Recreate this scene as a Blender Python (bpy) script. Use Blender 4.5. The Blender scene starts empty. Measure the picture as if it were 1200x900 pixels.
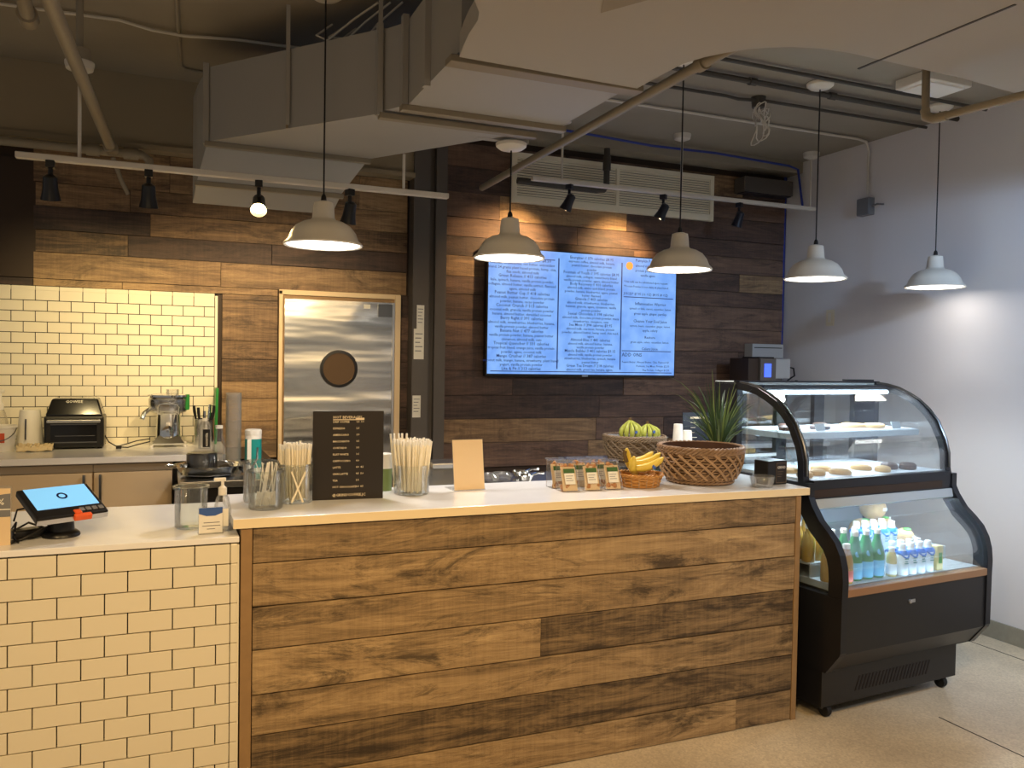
import bpy, bmesh, math, random
from mathutils import Vector, Matrix
rnd = random.Random(7)
PI = math.pi
scene = bpy.context.scene
COL = scene.collection

# ------------------------------------------------------------------ camera, world, exposure
F_PX, PITCH, ROLL, YAW = 977.2, -0.02796, 0.016946, 0.39681
fw = Vector((math.sin(YAW)*math.cos(PITCH), math.cos(YAW)*math.cos(PITCH), math.sin(PITCH)))
rt = Vector((math.cos(YAW), -math.sin(YAW), 0)); up = rt.cross(fw)
r2 = math.cos(ROLL)*rt + math.sin(ROLL)*up; u2 = -math.sin(ROLL)*rt + math.cos(ROLL)*up
cam = bpy.data.cameras.new('camera'); camo = bpy.data.objects.new('camera', cam); COL.objects.link(camo)
cam.sensor_width = 36; cam.lens = F_PX/1200*36; cam.clip_start = .05
camo.matrix_world = Matrix(((r2.x, u2.x, -fw.x, 0), (r2.y, u2.y, -fw.y, 0), (r2.z, u2.z, -fw.z, 1.471), (0, 0, 0, 1)))
scene.camera = camo
vs = scene.view_settings
vs.view_transform = 'Standard'; vs.look = 'None'; vs.gamma = 1; vs.use_curve_mapping = False
vs.exposure = 0.12
scene.cycles.transparent_max_bounces = 32
world = bpy.data.worlds.new('world'); scene.world = world; world.use_nodes = True
world.node_tree.nodes['Background'].inputs[0].default_value = (.58, .55, .51, 1)
world.node_tree.nodes['Background'].inputs[1].default_value = .36

def lamp(kind, name, loc, energy, color, target=None, size=.1, spot=None, blend=.5, size_y=None):
    l = bpy.data.lights.new(name, kind); o = bpy.data.objects.new(name, l); COL.objects.link(o)
    l.energy = energy; l.color = color; o.location = loc
    if kind == 'AREA':
        l.size = size
        if size_y: l.shape = 'RECTANGLE'; l.size_y = size_y
    else: l.shadow_soft_size = size
    if spot: l.spot_size = spot; l.spot_blend = blend
    if target is not None:
        o.rotation_euler = (Vector(target)-Vector(loc)).to_track_quat('-Z', 'Y').to_euler()
    return o
WARM = (1, .68, .33); WARMW = (1, .82, .58); COOL = (.44, .66, 1)
# shop ceiling downlights on the customer side (behind and above the camera), then cool spots added in place of daylight on the right
for i, (x, y) in enumerate(((-.9, .9), (.5, .8), (1.7, .7))):
    lamp('SPOT', 'ceiling_downlight', (x, y, 2.36), 88, WARM, (x+.15, y+1.25, 0), .05, 2.2, .8)
lamp('SPOT', 'cool_fill_spot', (3.25, 1.35, 2.36), 105, COOL, (4.2, 3.0, 1.15), .06, 1.7, .7)
lamp('SPOT', 'cool_fill_spot', (3.0, .2, 2.36), 60, (.72, .82, 1), (3.6, 2.4, .3), .06, 1.7, .8)

# ------------------------------------------------------------------ materials
def lin(c):
    return tuple(((v/255)/12.92 if v/255 <= .04045 else ((v/255+.055)/1.055)**2.4) for v in c)
MATS = {}
def mat(name, c, rough=.5, metal=0, emit=None, es=1, spec=.5, noise=None, bump=0, trans=0, coat=0, ior=1.45, alpha=1, sub=0):
    """plain procedural material; noise=(scale, amount) mottles the colour, bump adds fine relief"""
    if name in MATS: return MATS[name]
    m = bpy.data.materials.new(name); m.use_nodes = True; nt = m.node_tree; b = nt.nodes['Principled BSDF']
    col = lin(c)
    b.inputs['Base Color'].default_value = (*col, 1); b.inputs['Roughness'].default_value = rough
    b.inputs['Metallic'].default_value = metal; b.inputs['Specular IOR Level'].default_value = spec
    b.inputs['Transmission Weight'].default_value = trans; b.inputs['IOR'].default_value = ior
    b.inputs['Coat Weight'].default_value = coat; b.inputs['Alpha'].default_value = alpha
    if emit: b.inputs['Emission Color'].default_value = (*lin(emit), 1); b.inputs['Emission Strength'].default_value = es
    if noise or bump:
        tc = nt.nodes.new('ShaderNodeTexCoord'); n = nt.nodes.new('ShaderNodeTexNoise')
        n.inputs['Scale'].default_value = noise[0] if noise else 40; n.inputs['Detail'].default_value = 6
        nt.links.new(tc.outputs['Object'], n.inputs['Vector'])
        if noise:
            mx = nt.nodes.new('ShaderNodeMix'); mx.data_type = 'RGBA'
            k = noise[1]
            mx.inputs[6].default_value = (*[v*(1-k) for v in col], 1); mx.inputs[7].default_value = (*[min(1, v*(1+k)) for v in col], 1)
            nt.links.new(n.outputs['Fac'], mx.inputs[0]); nt.links.new(mx.outputs[2], b.inputs['Base Color'])
        if bump:
            bp = nt.nodes.new('ShaderNodeBump'); bp.inputs['Strength'].default_value = bump; bp.inputs['Distance'].default_value = .01
            nt.links.new(n.outputs['Fac'], bp.inputs['Height']); nt.links.new(bp.outputs['Normal'], b.inputs['Normal'])
    MATS[name] = m
    return m

def wood_mat(name, dark, mid, light, stain=.5, rough=.6):
    """reclaimed wood: grain along X, dark stains, saw marks, one tone per board (object random)"""
    m = bpy.data.materials.new(name); m.use_nodes = True; nt = m.node_tree; N = nt.nodes; L = nt.links; b = N['Principled BSDF']
    tc = N.new('ShaderNodeTexCoord'); oi = N.new('ShaderNodeObjectInfo')
    cx = N.new('ShaderNodeCombineXYZ'); ml = N.new('ShaderNodeMath'); ml.operation = 'MULTIPLY'; ml.inputs[1].default_value = 37
    L.new(oi.outputs['Random'], ml.inputs[0]); L.new(ml.outputs[0], cx.inputs[0]); L.new(ml.outputs[0], cx.inputs[2])
    ad = N.new('ShaderNodeVectorMath'); ad.operation = 'ADD'; L.new(tc.outputs['Object'], ad.inputs[0]); L.new(cx.outputs[0], ad.inputs[1])
    def noise(scale, sx, sz, det=8, rgh=.6, dist=0):
        mp = N.new('ShaderNodeMapping'); mp.inputs['Scale'].default_value = (sx, 1, sz); L.new(ad.outputs[0], mp.inputs[0])
        n = N.new('ShaderNodeTexNoise'); n.inputs['Scale'].default_value = scale; n.inputs['Detail'].default_value = det
        n.inputs['Roughness'].default_value = rgh; n.inputs['Distortion'].default_value = dist
        L.new(mp.outputs[0], n.inputs['Vector']); return n
    g = noise(7, .30, 2.6, 12, .78, .9); s = noise(3.2, .55, 2.2, 12, .78, 1.2); fine = noise(60, .08, 3, 4)
    saw = noise(30, 3.0, .15, 3)
    mix = N.new('ShaderNodeMath'); mix.operation = 'MULTIPLY_ADD'; mix.inputs[1].default_value = 1.0
    L.new(g.outputs['Fac'], mix.inputs[0])
    m2 = N.new('ShaderNodeMath'); m2.operation = 'MULTIPLY'; m2.inputs[1].default_value = .22; L.new(fine.outputs['Fac'], m2.inputs[0])
    m3 = N.new('ShaderNodeMath'); m3.operation = 'MULTIPLY_ADD'; m3.inputs[1].default_value = .30; L.new(oi.outputs['Random'], m3.inputs[0]); L.new(m2.outputs[0], m3.inputs[2])
    m4 = N.new('ShaderNodeMath'); m4.operation = 'MULTIPLY_ADD'; m4.inputs[1].default_value = .16; L.new(saw.outputs['Fac'], m4.inputs[0]); L.new(m3.outputs[0], m4.inputs[2])
    sb = N.new('ShaderNodeMath'); sb.operation = 'SUBTRACT'; sb.inputs[1].default_value = .31; L.new(m4.outputs[0], sb.inputs[0])
    L.new(sb.outputs[0], mix.inputs[2])
    rp = N.new('ShaderNodeValToRGB'); e = rp.color_ramp.elements
    e[0].position = .30; e[0].color = (*lin(dark), 1); e[1].position = .80; e[1].color = (*lin(light), 1)
    k = e.new(.53); k.color = (*lin(mid), 1); L.new(mix.outputs[0], rp.inputs[0])
    sr = N.new('ShaderNodeValToRGB'); q = sr.color_ramp.elements
    q[0].position = .38; q[0].color = (1, 1, 1, 1); q[1].position = .49; q[1].color = (0, 0, 0, 1); L.new(s.outputs['Fac'], sr.inputs[0])
    sm = N.new('ShaderNodeMath'); sm.operation = 'MULTIPLY'; sm.inputs[1].default_value = stain; L.new(sr.outputs[0], sm.inputs[0])
    mx = N.new('ShaderNodeMix'); mx.data_type = 'RGBA'; L.new(sm.outputs[0], mx.inputs[0]); L.new(rp.outputs[0], mx.inputs[6])
    mx.inputs[7].default_value = (*[v*.55 for v in lin(dark)], 1)
    L.new(mx.outputs[2], b.inputs['Base Color']); b.inputs['Roughness'].default_value = rough
    bp = N.new('ShaderNodeBump'); bp.inputs['Strength'].default_value = .5; bp.inputs['Distance'].default_value = .006
    L.new(mix.outputs[0], bp.inputs['Height']); L.new(bp.outputs[0], b.inputs['Normal'])
    MATS[name] = m; return m

def glass_mat(name, tint=(253, 254, 254), refl=1.0, rough=.0, haze=0.0):
    """thin pane: clear pass-through plus fresnel mirror"""
    m = bpy.data.materials.new(name); m.use_nodes = True; nt = m.node_tree; N = nt.nodes; L = nt.links; N.clear()
    out = N.new('ShaderNodeOutputMaterial'); t = N.new('ShaderNodeBsdfTransparent'); t.inputs[0].default_value = (*lin(tint), 1)
    g = N.new('ShaderNodeBsdfGlossy'); g.inputs['Roughness'].default_value = rough
    f = N.new('ShaderNodeLayerWeight'); f.inputs[0].default_value = .35
    mu = N.new('ShaderNodeMath'); mu.operation = 'MULTIPLY_ADD'; mu.inputs[1].default_value = .75*refl; mu.inputs[2].default_value = .03*refl
    L.new(f.outputs['Fresnel'], mu.inputs[0])
    mi = N.new('ShaderNodeMixShader'); L.new(mu.outputs[0], mi.inputs[0]); L.new(t.outputs[0], mi.inputs[1]); L.new(g.outputs[0], mi.inputs[2])
    res = mi
    if haze:
        d = N.new('ShaderNodeBsdfDiffuse'); d.inputs[0].default_value = (.85, .87, .88, 1)
        m2 = N.new('ShaderNodeMixShader'); m2.inputs[0].default_value = haze; L.new(mi.outputs[0], m2.inputs[1]); L.new(d.outputs[0], m2.inputs[2]); res = m2
    L.new(res.outputs[0], out.inputs[0]); MATS[name] = m; return m

wood_mat('counter_wood', (66, 53, 38), (148, 123, 88), (200, 171, 126), .8)
wood_mat('wall_wood', (64, 48, 34), (132, 104, 74), (186, 154, 110), .65)
wood_mat('wall_wood_dark', (46, 33, 28), (88, 66, 54), (132, 102, 80), .6)
mat('trim_wood', (150, 120, 82), .55, noise=(30, .2))
mat('tile', (230, 222, 198), .16, spec=.5)
mat('tile_back', (238, 230, 208), .14, spec=.5)
mat('grout', (26, 22, 22), .9)
mat('quartz', (238, 238, 238), .16, noise=(12, .04))
mat('quartz_edge', (240, 222, 184), .3)
mat('ceiling_paint', (150, 142, 126), .85, noise=(3, .12), bump=.15)
mat('duct_paint', (166, 163, 156), .55, noise=(2, .05))
mat('soffit_paint', (172, 168, 160), .8, noise=(1.5, .05))
mat('beam_paint', (150, 136, 110), .8, noise=(2, .08))
mat('pipe_paint', (146, 136, 116), .5)
mat('dark_pipe', (70, 66, 60), .6)
mat('wall_paint', (226, 222, 220), .75, noise=(1.2, .03))
mat('base_concrete', (150, 146, 130), .7, noise=(40, .15))
mat('column_paint', (92, 86, 80), .45, noise=(4, .06))
mat('dark_panel', (52, 36, 22), .6, noise=(5, .15))
mat('white_enamel', (226, 220, 206), .3)
mat('shade_in', (250, 250, 250), .5)
mat('bulb', (255, 255, 255), .5, emit=(255, 248, 240), es=7)
mat('spot_bulb', (255, 255, 255), .5, emit=(255, 214, 140), es=60)
mat('black_cord', (22, 20, 20), .5)
mat('white_metal', (214, 208, 196), .4)
mat('vent_white', (236, 228, 204), .45)
mat('vent_dark', (30, 24, 20), .8)
mat('navy_black', (24, 26, 38), .35)
mat('black_plastic', (26, 25, 25), .35)
mat('black_gloss', (20, 20, 22), .12)
mat('case_black', (24, 25, 30), .3)
mat('case_front', (30, 29, 29), .38)
mat('steel', (198, 198, 196), .26, metal=1)
mat('steel_dark', (120, 120, 118), .3, metal=1, noise=(8, .1))
mat('chrome', (225, 225, 222), .08, metal=1)
mat('silver', (200, 200, 200), .3, metal=1)
mat('cabinet_white', (212, 190, 156), .35)
mat('cabinet_rail', (150, 138, 122), .4, metal=.4)
mat('paper', (236, 232, 222), .7)
mat('paper_tan', (226, 200, 160), .7)
mat('white_plastic', (232, 228, 218), .4)
mat('grey_plastic', (120, 120, 122), .45)
mat('straw_paper', (244, 234, 208), .7)
mat('ink', (40, 36, 34), .7)
mat('white_ink', (226, 210, 180), .7)
mat('menu_black', (40, 34, 28), .42)
mat('wicker', (138, 110, 82), .55, noise=(25, .35))
mat('wicker_light', (168, 136, 100), .55, noise=(25, .3))
mat('wicker_dark', (74, 48, 30), .7, noise=(25, .3))
mat('wicker_grey', (122, 104, 82), .6, noise=(25, .3))
mat('wicker_orange', (182, 130, 66), .5, noise=(25, .25))
mat('banana', (222, 190, 70), .4, noise=(9, .12))
mat('banana_green', (158, 164, 70), .4, noise=(9, .15))
mat('banana_tip', (92, 70, 30), .6)
mat('leaf', (60, 84, 50), .45, noise=(8, .35))
mat('leaf_pale', (120, 140, 86), .5, noise=(8, .25))
mat('nut', (186, 128, 70), .55, noise=(40, .35))
mat('bread', (206, 168, 110), .6, noise=(30, .25))
mat('green_card', (60, 98, 44), .6)
mat('orange', (232, 96, 36), .5)
mat('blue_card', (58, 92, 160), .6)
mat('teal', (20, 140, 136), .45)
mat('green_plastic', (46, 140, 62), .4)
mat('red_label', (206, 84, 50), .6)
mat('green_glass', (44, 136, 74), .08, spec=.8, coat=.5)
mat('amber_glass', (176, 136, 52), .1, spec=.8, coat=.5)
mat('juice', (206, 190, 130), .3)
mat('blue_label', (110, 190, 232), .45)
mat('pink_label', (224, 120, 110), .5)
mat('blue_film', (40, 120, 214), .3)
mat('milk_white', (226, 238, 246), .35)
mat('coconut', (206, 170, 122), .75, noise=(35, .2), bump=.3)
mat('lime', (90, 190, 80), .5)
mat('pastry', (206, 164, 104), .65, noise=(40, .25), bump=.4)
mat('pastry_dark', (70, 44, 32), .55, noise=(40, .3), bump=.4)
mat('tray_white', (224, 230, 232), .35)
mat('shelf_grey', (170, 176, 176), .4)
mat('ledge_wood', (150, 112, 78), .45)
mat('case_lamp', (255, 255, 255), .5, emit=(214, 236, 255), es=6)
mat('cloth', (226, 206, 164), .9, bump=.4)
mat('pos_screen', (120, 190, 240), .2, emit=(128, 196, 246), es=.62)
mat('pos_ring', (20, 26, 70), .3)
mat('blue_display', (60, 90, 255), .3, emit=(70, 100, 255), es=1.4)
mat('box_grey', (170, 170, 168), .5)
mat('rubber', (18, 18, 18), .6)
mat('blue_tape', (44, 62, 150), .5)
mat('conduit_white', (206, 200, 188), .4)
mat('porthole', (150, 116, 80), .04, .8, spec=1)  # brown tint puts the room's reflection into the pane colour
mat('label_white', (232, 228, 214), .6)
mat('tv_text', (20, 30, 70), .6, emit=(34, 56, 128), es=.45)
mat('tv_gold', (120, 70, 24), .6, emit=(226, 150, 70), es=.8)
glass_mat('glass'); glass_mat('case_glass', (250, 253, 254), .45)
glass_mat('clear_plastic', (252, 252, 251), .7, .08, .04)
glass_mat('frosted_plastic', (246, 243, 234), .5, .2, .14)
glass_mat('jar_glass', (253, 254, 252), .8, .0, .015)
# TV picture: pale blue field with soft mottling
m = bpy.data.materials.new('tv_screen'); m.use_nodes = True; nt = m.node_tree; b = nt.nodes['Principled BSDF']
tc = nt.nodes.new('ShaderNodeTexCoord'); n = nt.nodes.new('ShaderNodeTexNoise'); n.inputs['Scale'].default_value = 9; n.inputs['Detail'].default_value = 8
rp = nt.nodes.new('ShaderNodeValToRGB'); rp.color_ramp.elements[0].position = .36; rp.color_ramp.elements[1].position = .62
rp.color_ramp.elements[0].color = (*lin((110, 160, 240)), 1); rp.color_ramp.elements[1].color = (*lin((136, 184, 252)), 1)
nt.links.new(tc.outputs['Object'], n.inputs['Vector']); nt.links.new(n.outputs['Fac'], rp.inputs[0]); nt.links.new(rp.outputs[0], b.inputs['Emission Color'])
b.inputs['Emission Strength'].default_value = .95; b.inputs['Base Color'].default_value = (.02, .02, .03, 1); b.inputs['Roughness'].default_value = .3; MATS['tv_screen'] = m
# terrazzo / polished concrete floor
m = bpy.data.materials.new('floor_terrazzo'); m.use_nodes = True; nt = m.node_tree; b = nt.nodes['Principled BSDF']
tc = nt.nodes.new('ShaderNodeTexCoord'); v = nt.nodes.new('ShaderNodeTexVoronoi'); v.inputs['Scale'].default_value = 130
n = nt.nodes.new('ShaderNodeTexNoise'); n.inputs['Scale'].default_value = 1.6; n.inputs['Detail'].default_value = 8
r1 = nt.nodes.new('ShaderNodeValToRGB'); r1.color_ramp.elements[0].color = (*lin((186, 172, 148)), 1); r1.color_ramp.elements[1].color = (*lin((228, 214, 186)), 1)
r1.color_ramp.elements[0].position = .3; r1.color_ramp.elements[1].position = .7
r3 = nt.nodes.new('ShaderNodeValToRGB'); r3.color_ramp.elements[0].color = (.80, .76, .70, 1); r3.color_ramp.elements[1].color = (1.12, 1.1, 1.06, 1)
mx = nt.nodes.new('ShaderNodeMix'); mx.data_type = 'RGBA'; mx.blend_type = 'MULTIPLY'; mx.inputs[0].default_value = 1
for x in (v, n): nt.links.new(tc.outputs['Object'], x.inputs['Vector'])
nt.links.new(n.outputs['Fac'], r1.inputs[0]); nt.links.new(v.outputs['Color'], r3.inputs[0])
nt.links.new(r1.outputs[0], mx.inputs[6]); nt.links.new(r3.outputs[0], mx.inputs[7]); nt.links.new(mx.outputs[2], b.inputs['Base Color'])
b.inputs['Roughness'].default_value = .28; MATS['floor_terrazzo'] = m
# rippled stainless door skin
m = bpy.data.materials.new('door_steel'); m.use_nodes = True; nt = m.node_tree; b = nt.nodes['Principled BSDF']
b.inputs['Metallic'].default_value = 1; b.inputs['Base Color'].default_value = (.52, .52, .50, 1); b.inputs['Roughness'].default_value = .26
tc = nt.nodes.new('ShaderNodeTexCoord'); mp = nt.nodes.new('ShaderNodeMapping'); mp.inputs['Scale'].default_value = (.8, 1, 5.0)
n = nt.nodes.new('ShaderNodeTexNoise'); n.inputs['Scale'].default_value = 1.5; n.inputs['Detail'].default_value = 1.5
bp = nt.nodes.new('ShaderNodeBump'); bp.inputs['Strength'].default_value = .4; bp.inputs['Distance'].default_value = .06
nt.links.new(tc.outputs['Object'], mp.inputs[0]); nt.links.new(mp.outputs[0], n.inputs['Vector']); nt.links.new(n.outputs['Fac'], bp.inputs['Height']); nt.links.new(bp.outputs[0], b.inputs['Normal']); MATS['door_steel'] = m

# ------------------------------------------------------------------ mesh helpers
class MB:
    def __init__(s): s.v = []; s.f = []
    def add(s, vs, fs):
        o = len(s.v); s.v += [tuple(p) for p in vs]; s.f += [tuple(i+o for i in f) for f in fs]; return s
    def box(s, lo, hi, mtx=None):
        x0, y0, z0 = lo; x1, y1, z1 = hi
        vs = [Vector(p) for p in ((x0, y0, z0), (x1, y0, z0), (x1, y1, z0), (x0, y1, z0), (x0, y0, z1), (x1, y0, z1), (x1, y1, z1), (x0, y1, z1))]
        if mtx: vs = [mtx @ p for p in vs]
        return s.add(vs, ((0, 3, 2, 1), (4, 5, 6, 7), (0, 1, 5, 4), (1, 2, 6, 5), (2, 3, 7, 6), (3, 0, 4, 7)))
    def lathe(s, prof, c=(0, 0, 0), n=24, mtx=None, closed=False):
        o = []
        for r, z in prof:
            for k in range(n):
                a = 2*PI*k/n; p = Vector((c[0]+r*math.cos(a), c[1]+r*math.sin(a), c[2]+z)); o.append(mtx @ p if mtx else p)
        fs = []
        m = len(prof)
        for i in range(m-1 if not closed else m):
            for k in range(n):
                j = (k+1) % n; i2 = (i+1) % m; fs.append((i*n+k, i*n+j, i2*n+j, i2*n+k))
        if not closed:
            fs.append(tuple(range(n-1, -1, -1))); fs.append(tuple((m-1)*n+k for k in range(n)))
        return s.add(o, fs)
    def tube(s, pts, r, n=8, cap=True, flat=1.0):
        pts = [Vector(p) for p in pts]; m = len(pts); rs = r if isinstance(r, (list, tuple)) else [r]*m
        o = []; ref = None
        for i, p in enumerate(pts):
            t = (pts[min(i+1, m-1)]-pts[max(i-1, 0)]).normalized()
            if ref is None:
                ref = Vector((0, 0, 1)) if abs(t.z) < .9 else Vector((1, 0, 0))
            b = t.cross(ref)
            if b.length < 1e-6: b = t.orthogonal()
            b.normalize(); nn = b.cross(t); ref = nn
            for k in range(n):
                a = 2*PI*k/n; o.append(p+rs[i]*(math.cos(a)*b+flat*math.sin(a)*nn))
        fs = [(i*n+k, i*n+(k+1) % n, (i+1)*n+(k+1) % n, (i+1)*n+k) for i in range(m-1) for k in range(n)]
        if cap: fs += [tuple(range(n-1, -1, -1)), tuple((m-1)*n+k for k in range(n))]
        return s.add(o, fs)
    def prism(s, poly, h0, h1, axes='xyz'):
        """polygon in the plane of the first two axes letters, extruded along the third"""
        ix = ['xyz'.index(c) for c in axes]; m = len(poly); o = []
        for h in (h0, h1):
            for a, b in poly:
                p = [0, 0, 0]; p[ix[0]] = a; p[ix[1]] = b; p[ix[2]] = h; o.append(p)
        fs = [(i, (i+1) % m, m+(i+1) % m, m+i) for i in range(m)]+[tuple(range(m-1, -1, -1)), tuple(range(m, 2*m))]
        return s.add(o, fs)
    def strip(s, outer, inner, h0, h1, axes='yzx'):
        """band between two polylines of equal length, extruded"""
        for i in range(len(outer)-1):
            s.prism([outer[i], outer[i+1], inner[i+1], inner[i]], h0, h1, axes)
        return s
    def sphere(s, c, r, n=14, m=8, sc=(1, 1, 1)):
        prof = [(max(r*math.sin(PI*i/m), 1e-4), -r*math.cos(PI*i/m)) for i in range(m+1)]
        return s.lathe(prof, (0, 0, 0), n, Matrix.Translation(c) @ Matrix.Diagonal((*sc, 1)))
    def mesh(s, name, m, smooth=False, ang=.7):
        me = bpy.data.meshes.new(name); me.from_pydata(s.v, [], s.f)
        bm = bmesh.new(); bm.from_mesh(me); bmesh.ops.remove_doubles(bm, verts=bm.verts, dist=1e-6)
        bmesh.ops.recalc_face_normals(bm, faces=bm.faces); bm.to_mesh(me); bm.free()
        me.materials.append(MATS[m])
        if smooth: me.shade_smooth(); me.set_sharp_from_angle(angle=ang)
        return me
def part(name, mb, m, parent=None, smooth=False, bev=0, loc=None, rot=None, ang=.7):
    me = mb if isinstance(mb, bpy.types.Mesh) else mb.mesh(name, m, smooth, ang)
    o = bpy.data.objects.new(name, me); COL.objects.link(o)
    if parent is not None: o.parent = parent
    if loc: o.location = loc
    if rot: o.rotation_euler = rot
    if bev:
        b = o.modifiers.new('bevel', 'BEVEL'); b.width = bev; b.segments = 2; b.limit_method = 'ANGLE'
    return o
def tag(o, label, cat, group=None):
    o['label'] = label; o['category'] = cat
    if group: o['group'] = group
    return o
def thing(name, label, cat, loc=(0, 0, 0), rz=0, group=None, rot=None):
    o = bpy.data.objects.new(name, None); COL.objects.link(o); o.empty_display_size = .05
    o.location = loc; o.rotation_euler = rot or (0, 0, rz); return tag(o, label, cat, group)
def struct(o): o['kind'] = 'structure'; return o
def dup(root, loc, label=None, rot=None, group=None):
    r = root.copy(); COL.objects.link(r); r.location = loc
    if rot: r.rotation_euler = rot
    if label: r['label'] = label
    if group: r['group'] = group
    for ch in list(root.children):
        c = ch.copy(); COL.objects.link(c); c.parent = r
        for g in ch.children:
            d = g.copy(); COL.objects.link(d); d.parent = c
    return r
def text_mesh(lines, name, m, bold=.012):
    """lines: (string, x, z, size, align); lettering in the XZ plane facing -Y, joined to one print"""
    V = []; Fc = []
    for s, x, z, size, al in lines:
        cu = bpy.data.curves.new('t', 'FONT'); cu.body = s; cu.size = size; cu.align_x = al; cu.resolution_u = 1; cu.offset = size*bold
        ob = bpy.data.objects.new('t', cu); COL.objects.link(ob)
        dg = bpy.context.evaluated_depsgraph_get(); me = bpy.data.meshes.new_from_object(ob.evaluated_get(dg))
        o = len(V); V += [(p.co.x+x, 0, p.co.y+z) for p in me.vertices]; Fc += [tuple(i+o for i in f.vertices) for f in me.polygons]
        bpy.data.objects.remove(ob); bpy.data.curves.remove(cu); bpy.data.meshes.remove(me)
    me = bpy.data.meshes.new(name); me.from_pydata(V, [], Fc); me.materials.append(MATS[m]); return me

# ------------------------------------------------------------------ the room
YB, XR, ZC = 4.888, 4.20, 2.92
fl = struct(part('floor', MB().box((-3.2, -3.0, -.1), (XR, YB+.1, 0)), 'floor_terrazzo'))
part('floor_joint', MB().box((3.02, .5, 0), (3.026, 2.5, .0008)), 'grout', fl)
part('floor_joint', MB().box((3.02, .5, 0), (3.026, 2.5, .0008)), 'grout', fl, rot=(0, 0, .0), loc=(1.0, .9, 0))
struct(part('ceiling', MB().box((-3.2, -3.0, ZC), (XR, YB+.1, ZC+.1)), 'ceiling_paint'))
wb = struct(part('wall_back', MB().box((-3.2, YB, 0), (XR+.1, YB+.1, ZC)), 'dark_panel'))
struct(part('wall_right', MB().box((XR, -3.0, 0), (XR+.1, YB, ZC)), 'wall_paint'))
bb = MB().box((XR-.012, -3.0, .0), (XR, YB-.02, .095)); struct(part('baseboard_right', bb, 'base_concrete'))
# cladding boards on the back wall, each board its own piece
def plank(x0, x1, z0, z1, m, y=YB, d=None):
    d = d or rnd.choice((.016, .019, .022)); g = .0015
    me = MB().box((x0-(x0+x1)/2+g, -d, z0-(z0+z1)/2+g), (x1-(x0+x1)/2-g, 0, z1-(z0+z1)/2-g)).mesh('plank', m)
    return part('plank', me, m, wb, loc=((x0+x1)/2, y, (z0+z1)/2))
def cladding(x0, x1, zs, m, lmin=.5, lmax=1.5):
    for i in range(len(zs)-1):
        x = x0
        while x < x1-.01:
            e = min(x1, x+rnd.uniform(lmin, lmax))
            if x1-e < .25: e = x1
            plank(x, e, zs[i], zs[i+1], m if not isinstance(m, (list, tuple)) else rnd.choice(m)); x = e
cladding(.30, .598, (.90, 1.0, 1.109, 1.234, 1.33, 1.454, 1.554, 1.783), ['wall_wood'])
cladding(-.61, 1.345, (1.85, 1.986, 2.10, 2.22, 2.34, 2.535), ['wall_wood', 'wall_wood', 'wall_wood_dark'], .4, 1.2)
plank(-.61, -.20, 1.812, 1.85, 'wall_wood'); plank(-.20, .598, 1.812, 1.85, 'wall_wood'); plank(.30, .598, 1.783, 1.812, 'wall_wood')
cladding(1.305, 1.36, (.90, 1.05, 1.18, 1.31, 1.45, 1.58, 1.72, 1.85), ['wall_wood_dark'])
cladding(-1.8, -.61, (1.812, 1.85), ['wall_wood_dark'])
cladding(1.36, 4.17, (.80, .955, 1.104, 1.252, 1.406, 1.559, 1.717, 1.875, 1.985, 2.111, 2.23, 2.346, 2.50, 2.654, 2.80), ['wall_wood_dark']*5+['wall_wood'], .5, 1.6)
part('plank', MB().box((0, -.02, 0), (.82, 0, .6)), 'dark_panel', wb, loc=(-1.42, YB, 1.853))
part('corner_strip', MB().box((4.17, YB-.012, .8), (4.186, YB, 2.86)), 'blue_tape', wb)
# subway tiles on the back wall
TP, TR = .1080, .0545
tb = MB().box((-TP/2+.0017, -.009, -TR/2+.0017), (TP/2-.0017, 0, TR/2-.0017)).mesh('tile', 'tile_back')
th = MB().box((-TP/4+.0017, -.009, -TR/2+.0017), (TP/4-.0017, 0, TR/2-.0017)).mesh('tile', 'tile_back')
part('grout_bed', MB().box((-1.35, YB-.006, .995), (.274, YB, 1.809)), 'grout', wb)
XT = .262
for r in range(15):
    z = 1.738-TR*r+TR/2
    if r % 2 == 0: xs = [XT-TP*(k+.5) for k in range(14)]
    else:
        xs = [XT-TP*(k+1) for k in range(14)]; part('tile', th, None, wb, bev=.0012, loc=(XT-TP/4, YB-.002, z))
    for x in xs: part('tile', tb, None, wb, bev=.0012, loc=(x, YB-.002, z))
bl = MB().box((-TP/2+.0005, -.011, -.012), (TP/2-.0005, 0, .012)).mesh('bullnose_tile', 'tile_back')
for k in range(14): part('bullnose_tile', bl, None, wb, bev=.004, loc=(XT-TP*(k+.5), YB-.002, 1.800))
part('edge_tile', MB().box((XT+.001, YB-.013, .995), (XT+.016, YB, 1.80)), 'tile_back', wb, bev=.003)
# painted beam above the left wall and beam over the right wall
b1 = struct(part('trim_1', MB().box((-3.2, YB-.10, 2.56), (1.36, YB, ZC)), 'beam_paint')); part('ledge', MB().box((-3.2, YB-.125, 2.535), (1.36, YB-.02, 2.562)), 'beam_paint', b1)
b2 = struct(part('trim_2', MB().box((1.56, YB-.16, 2.84), (XR, YB, ZC)), 'ceiling_paint'))
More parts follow.
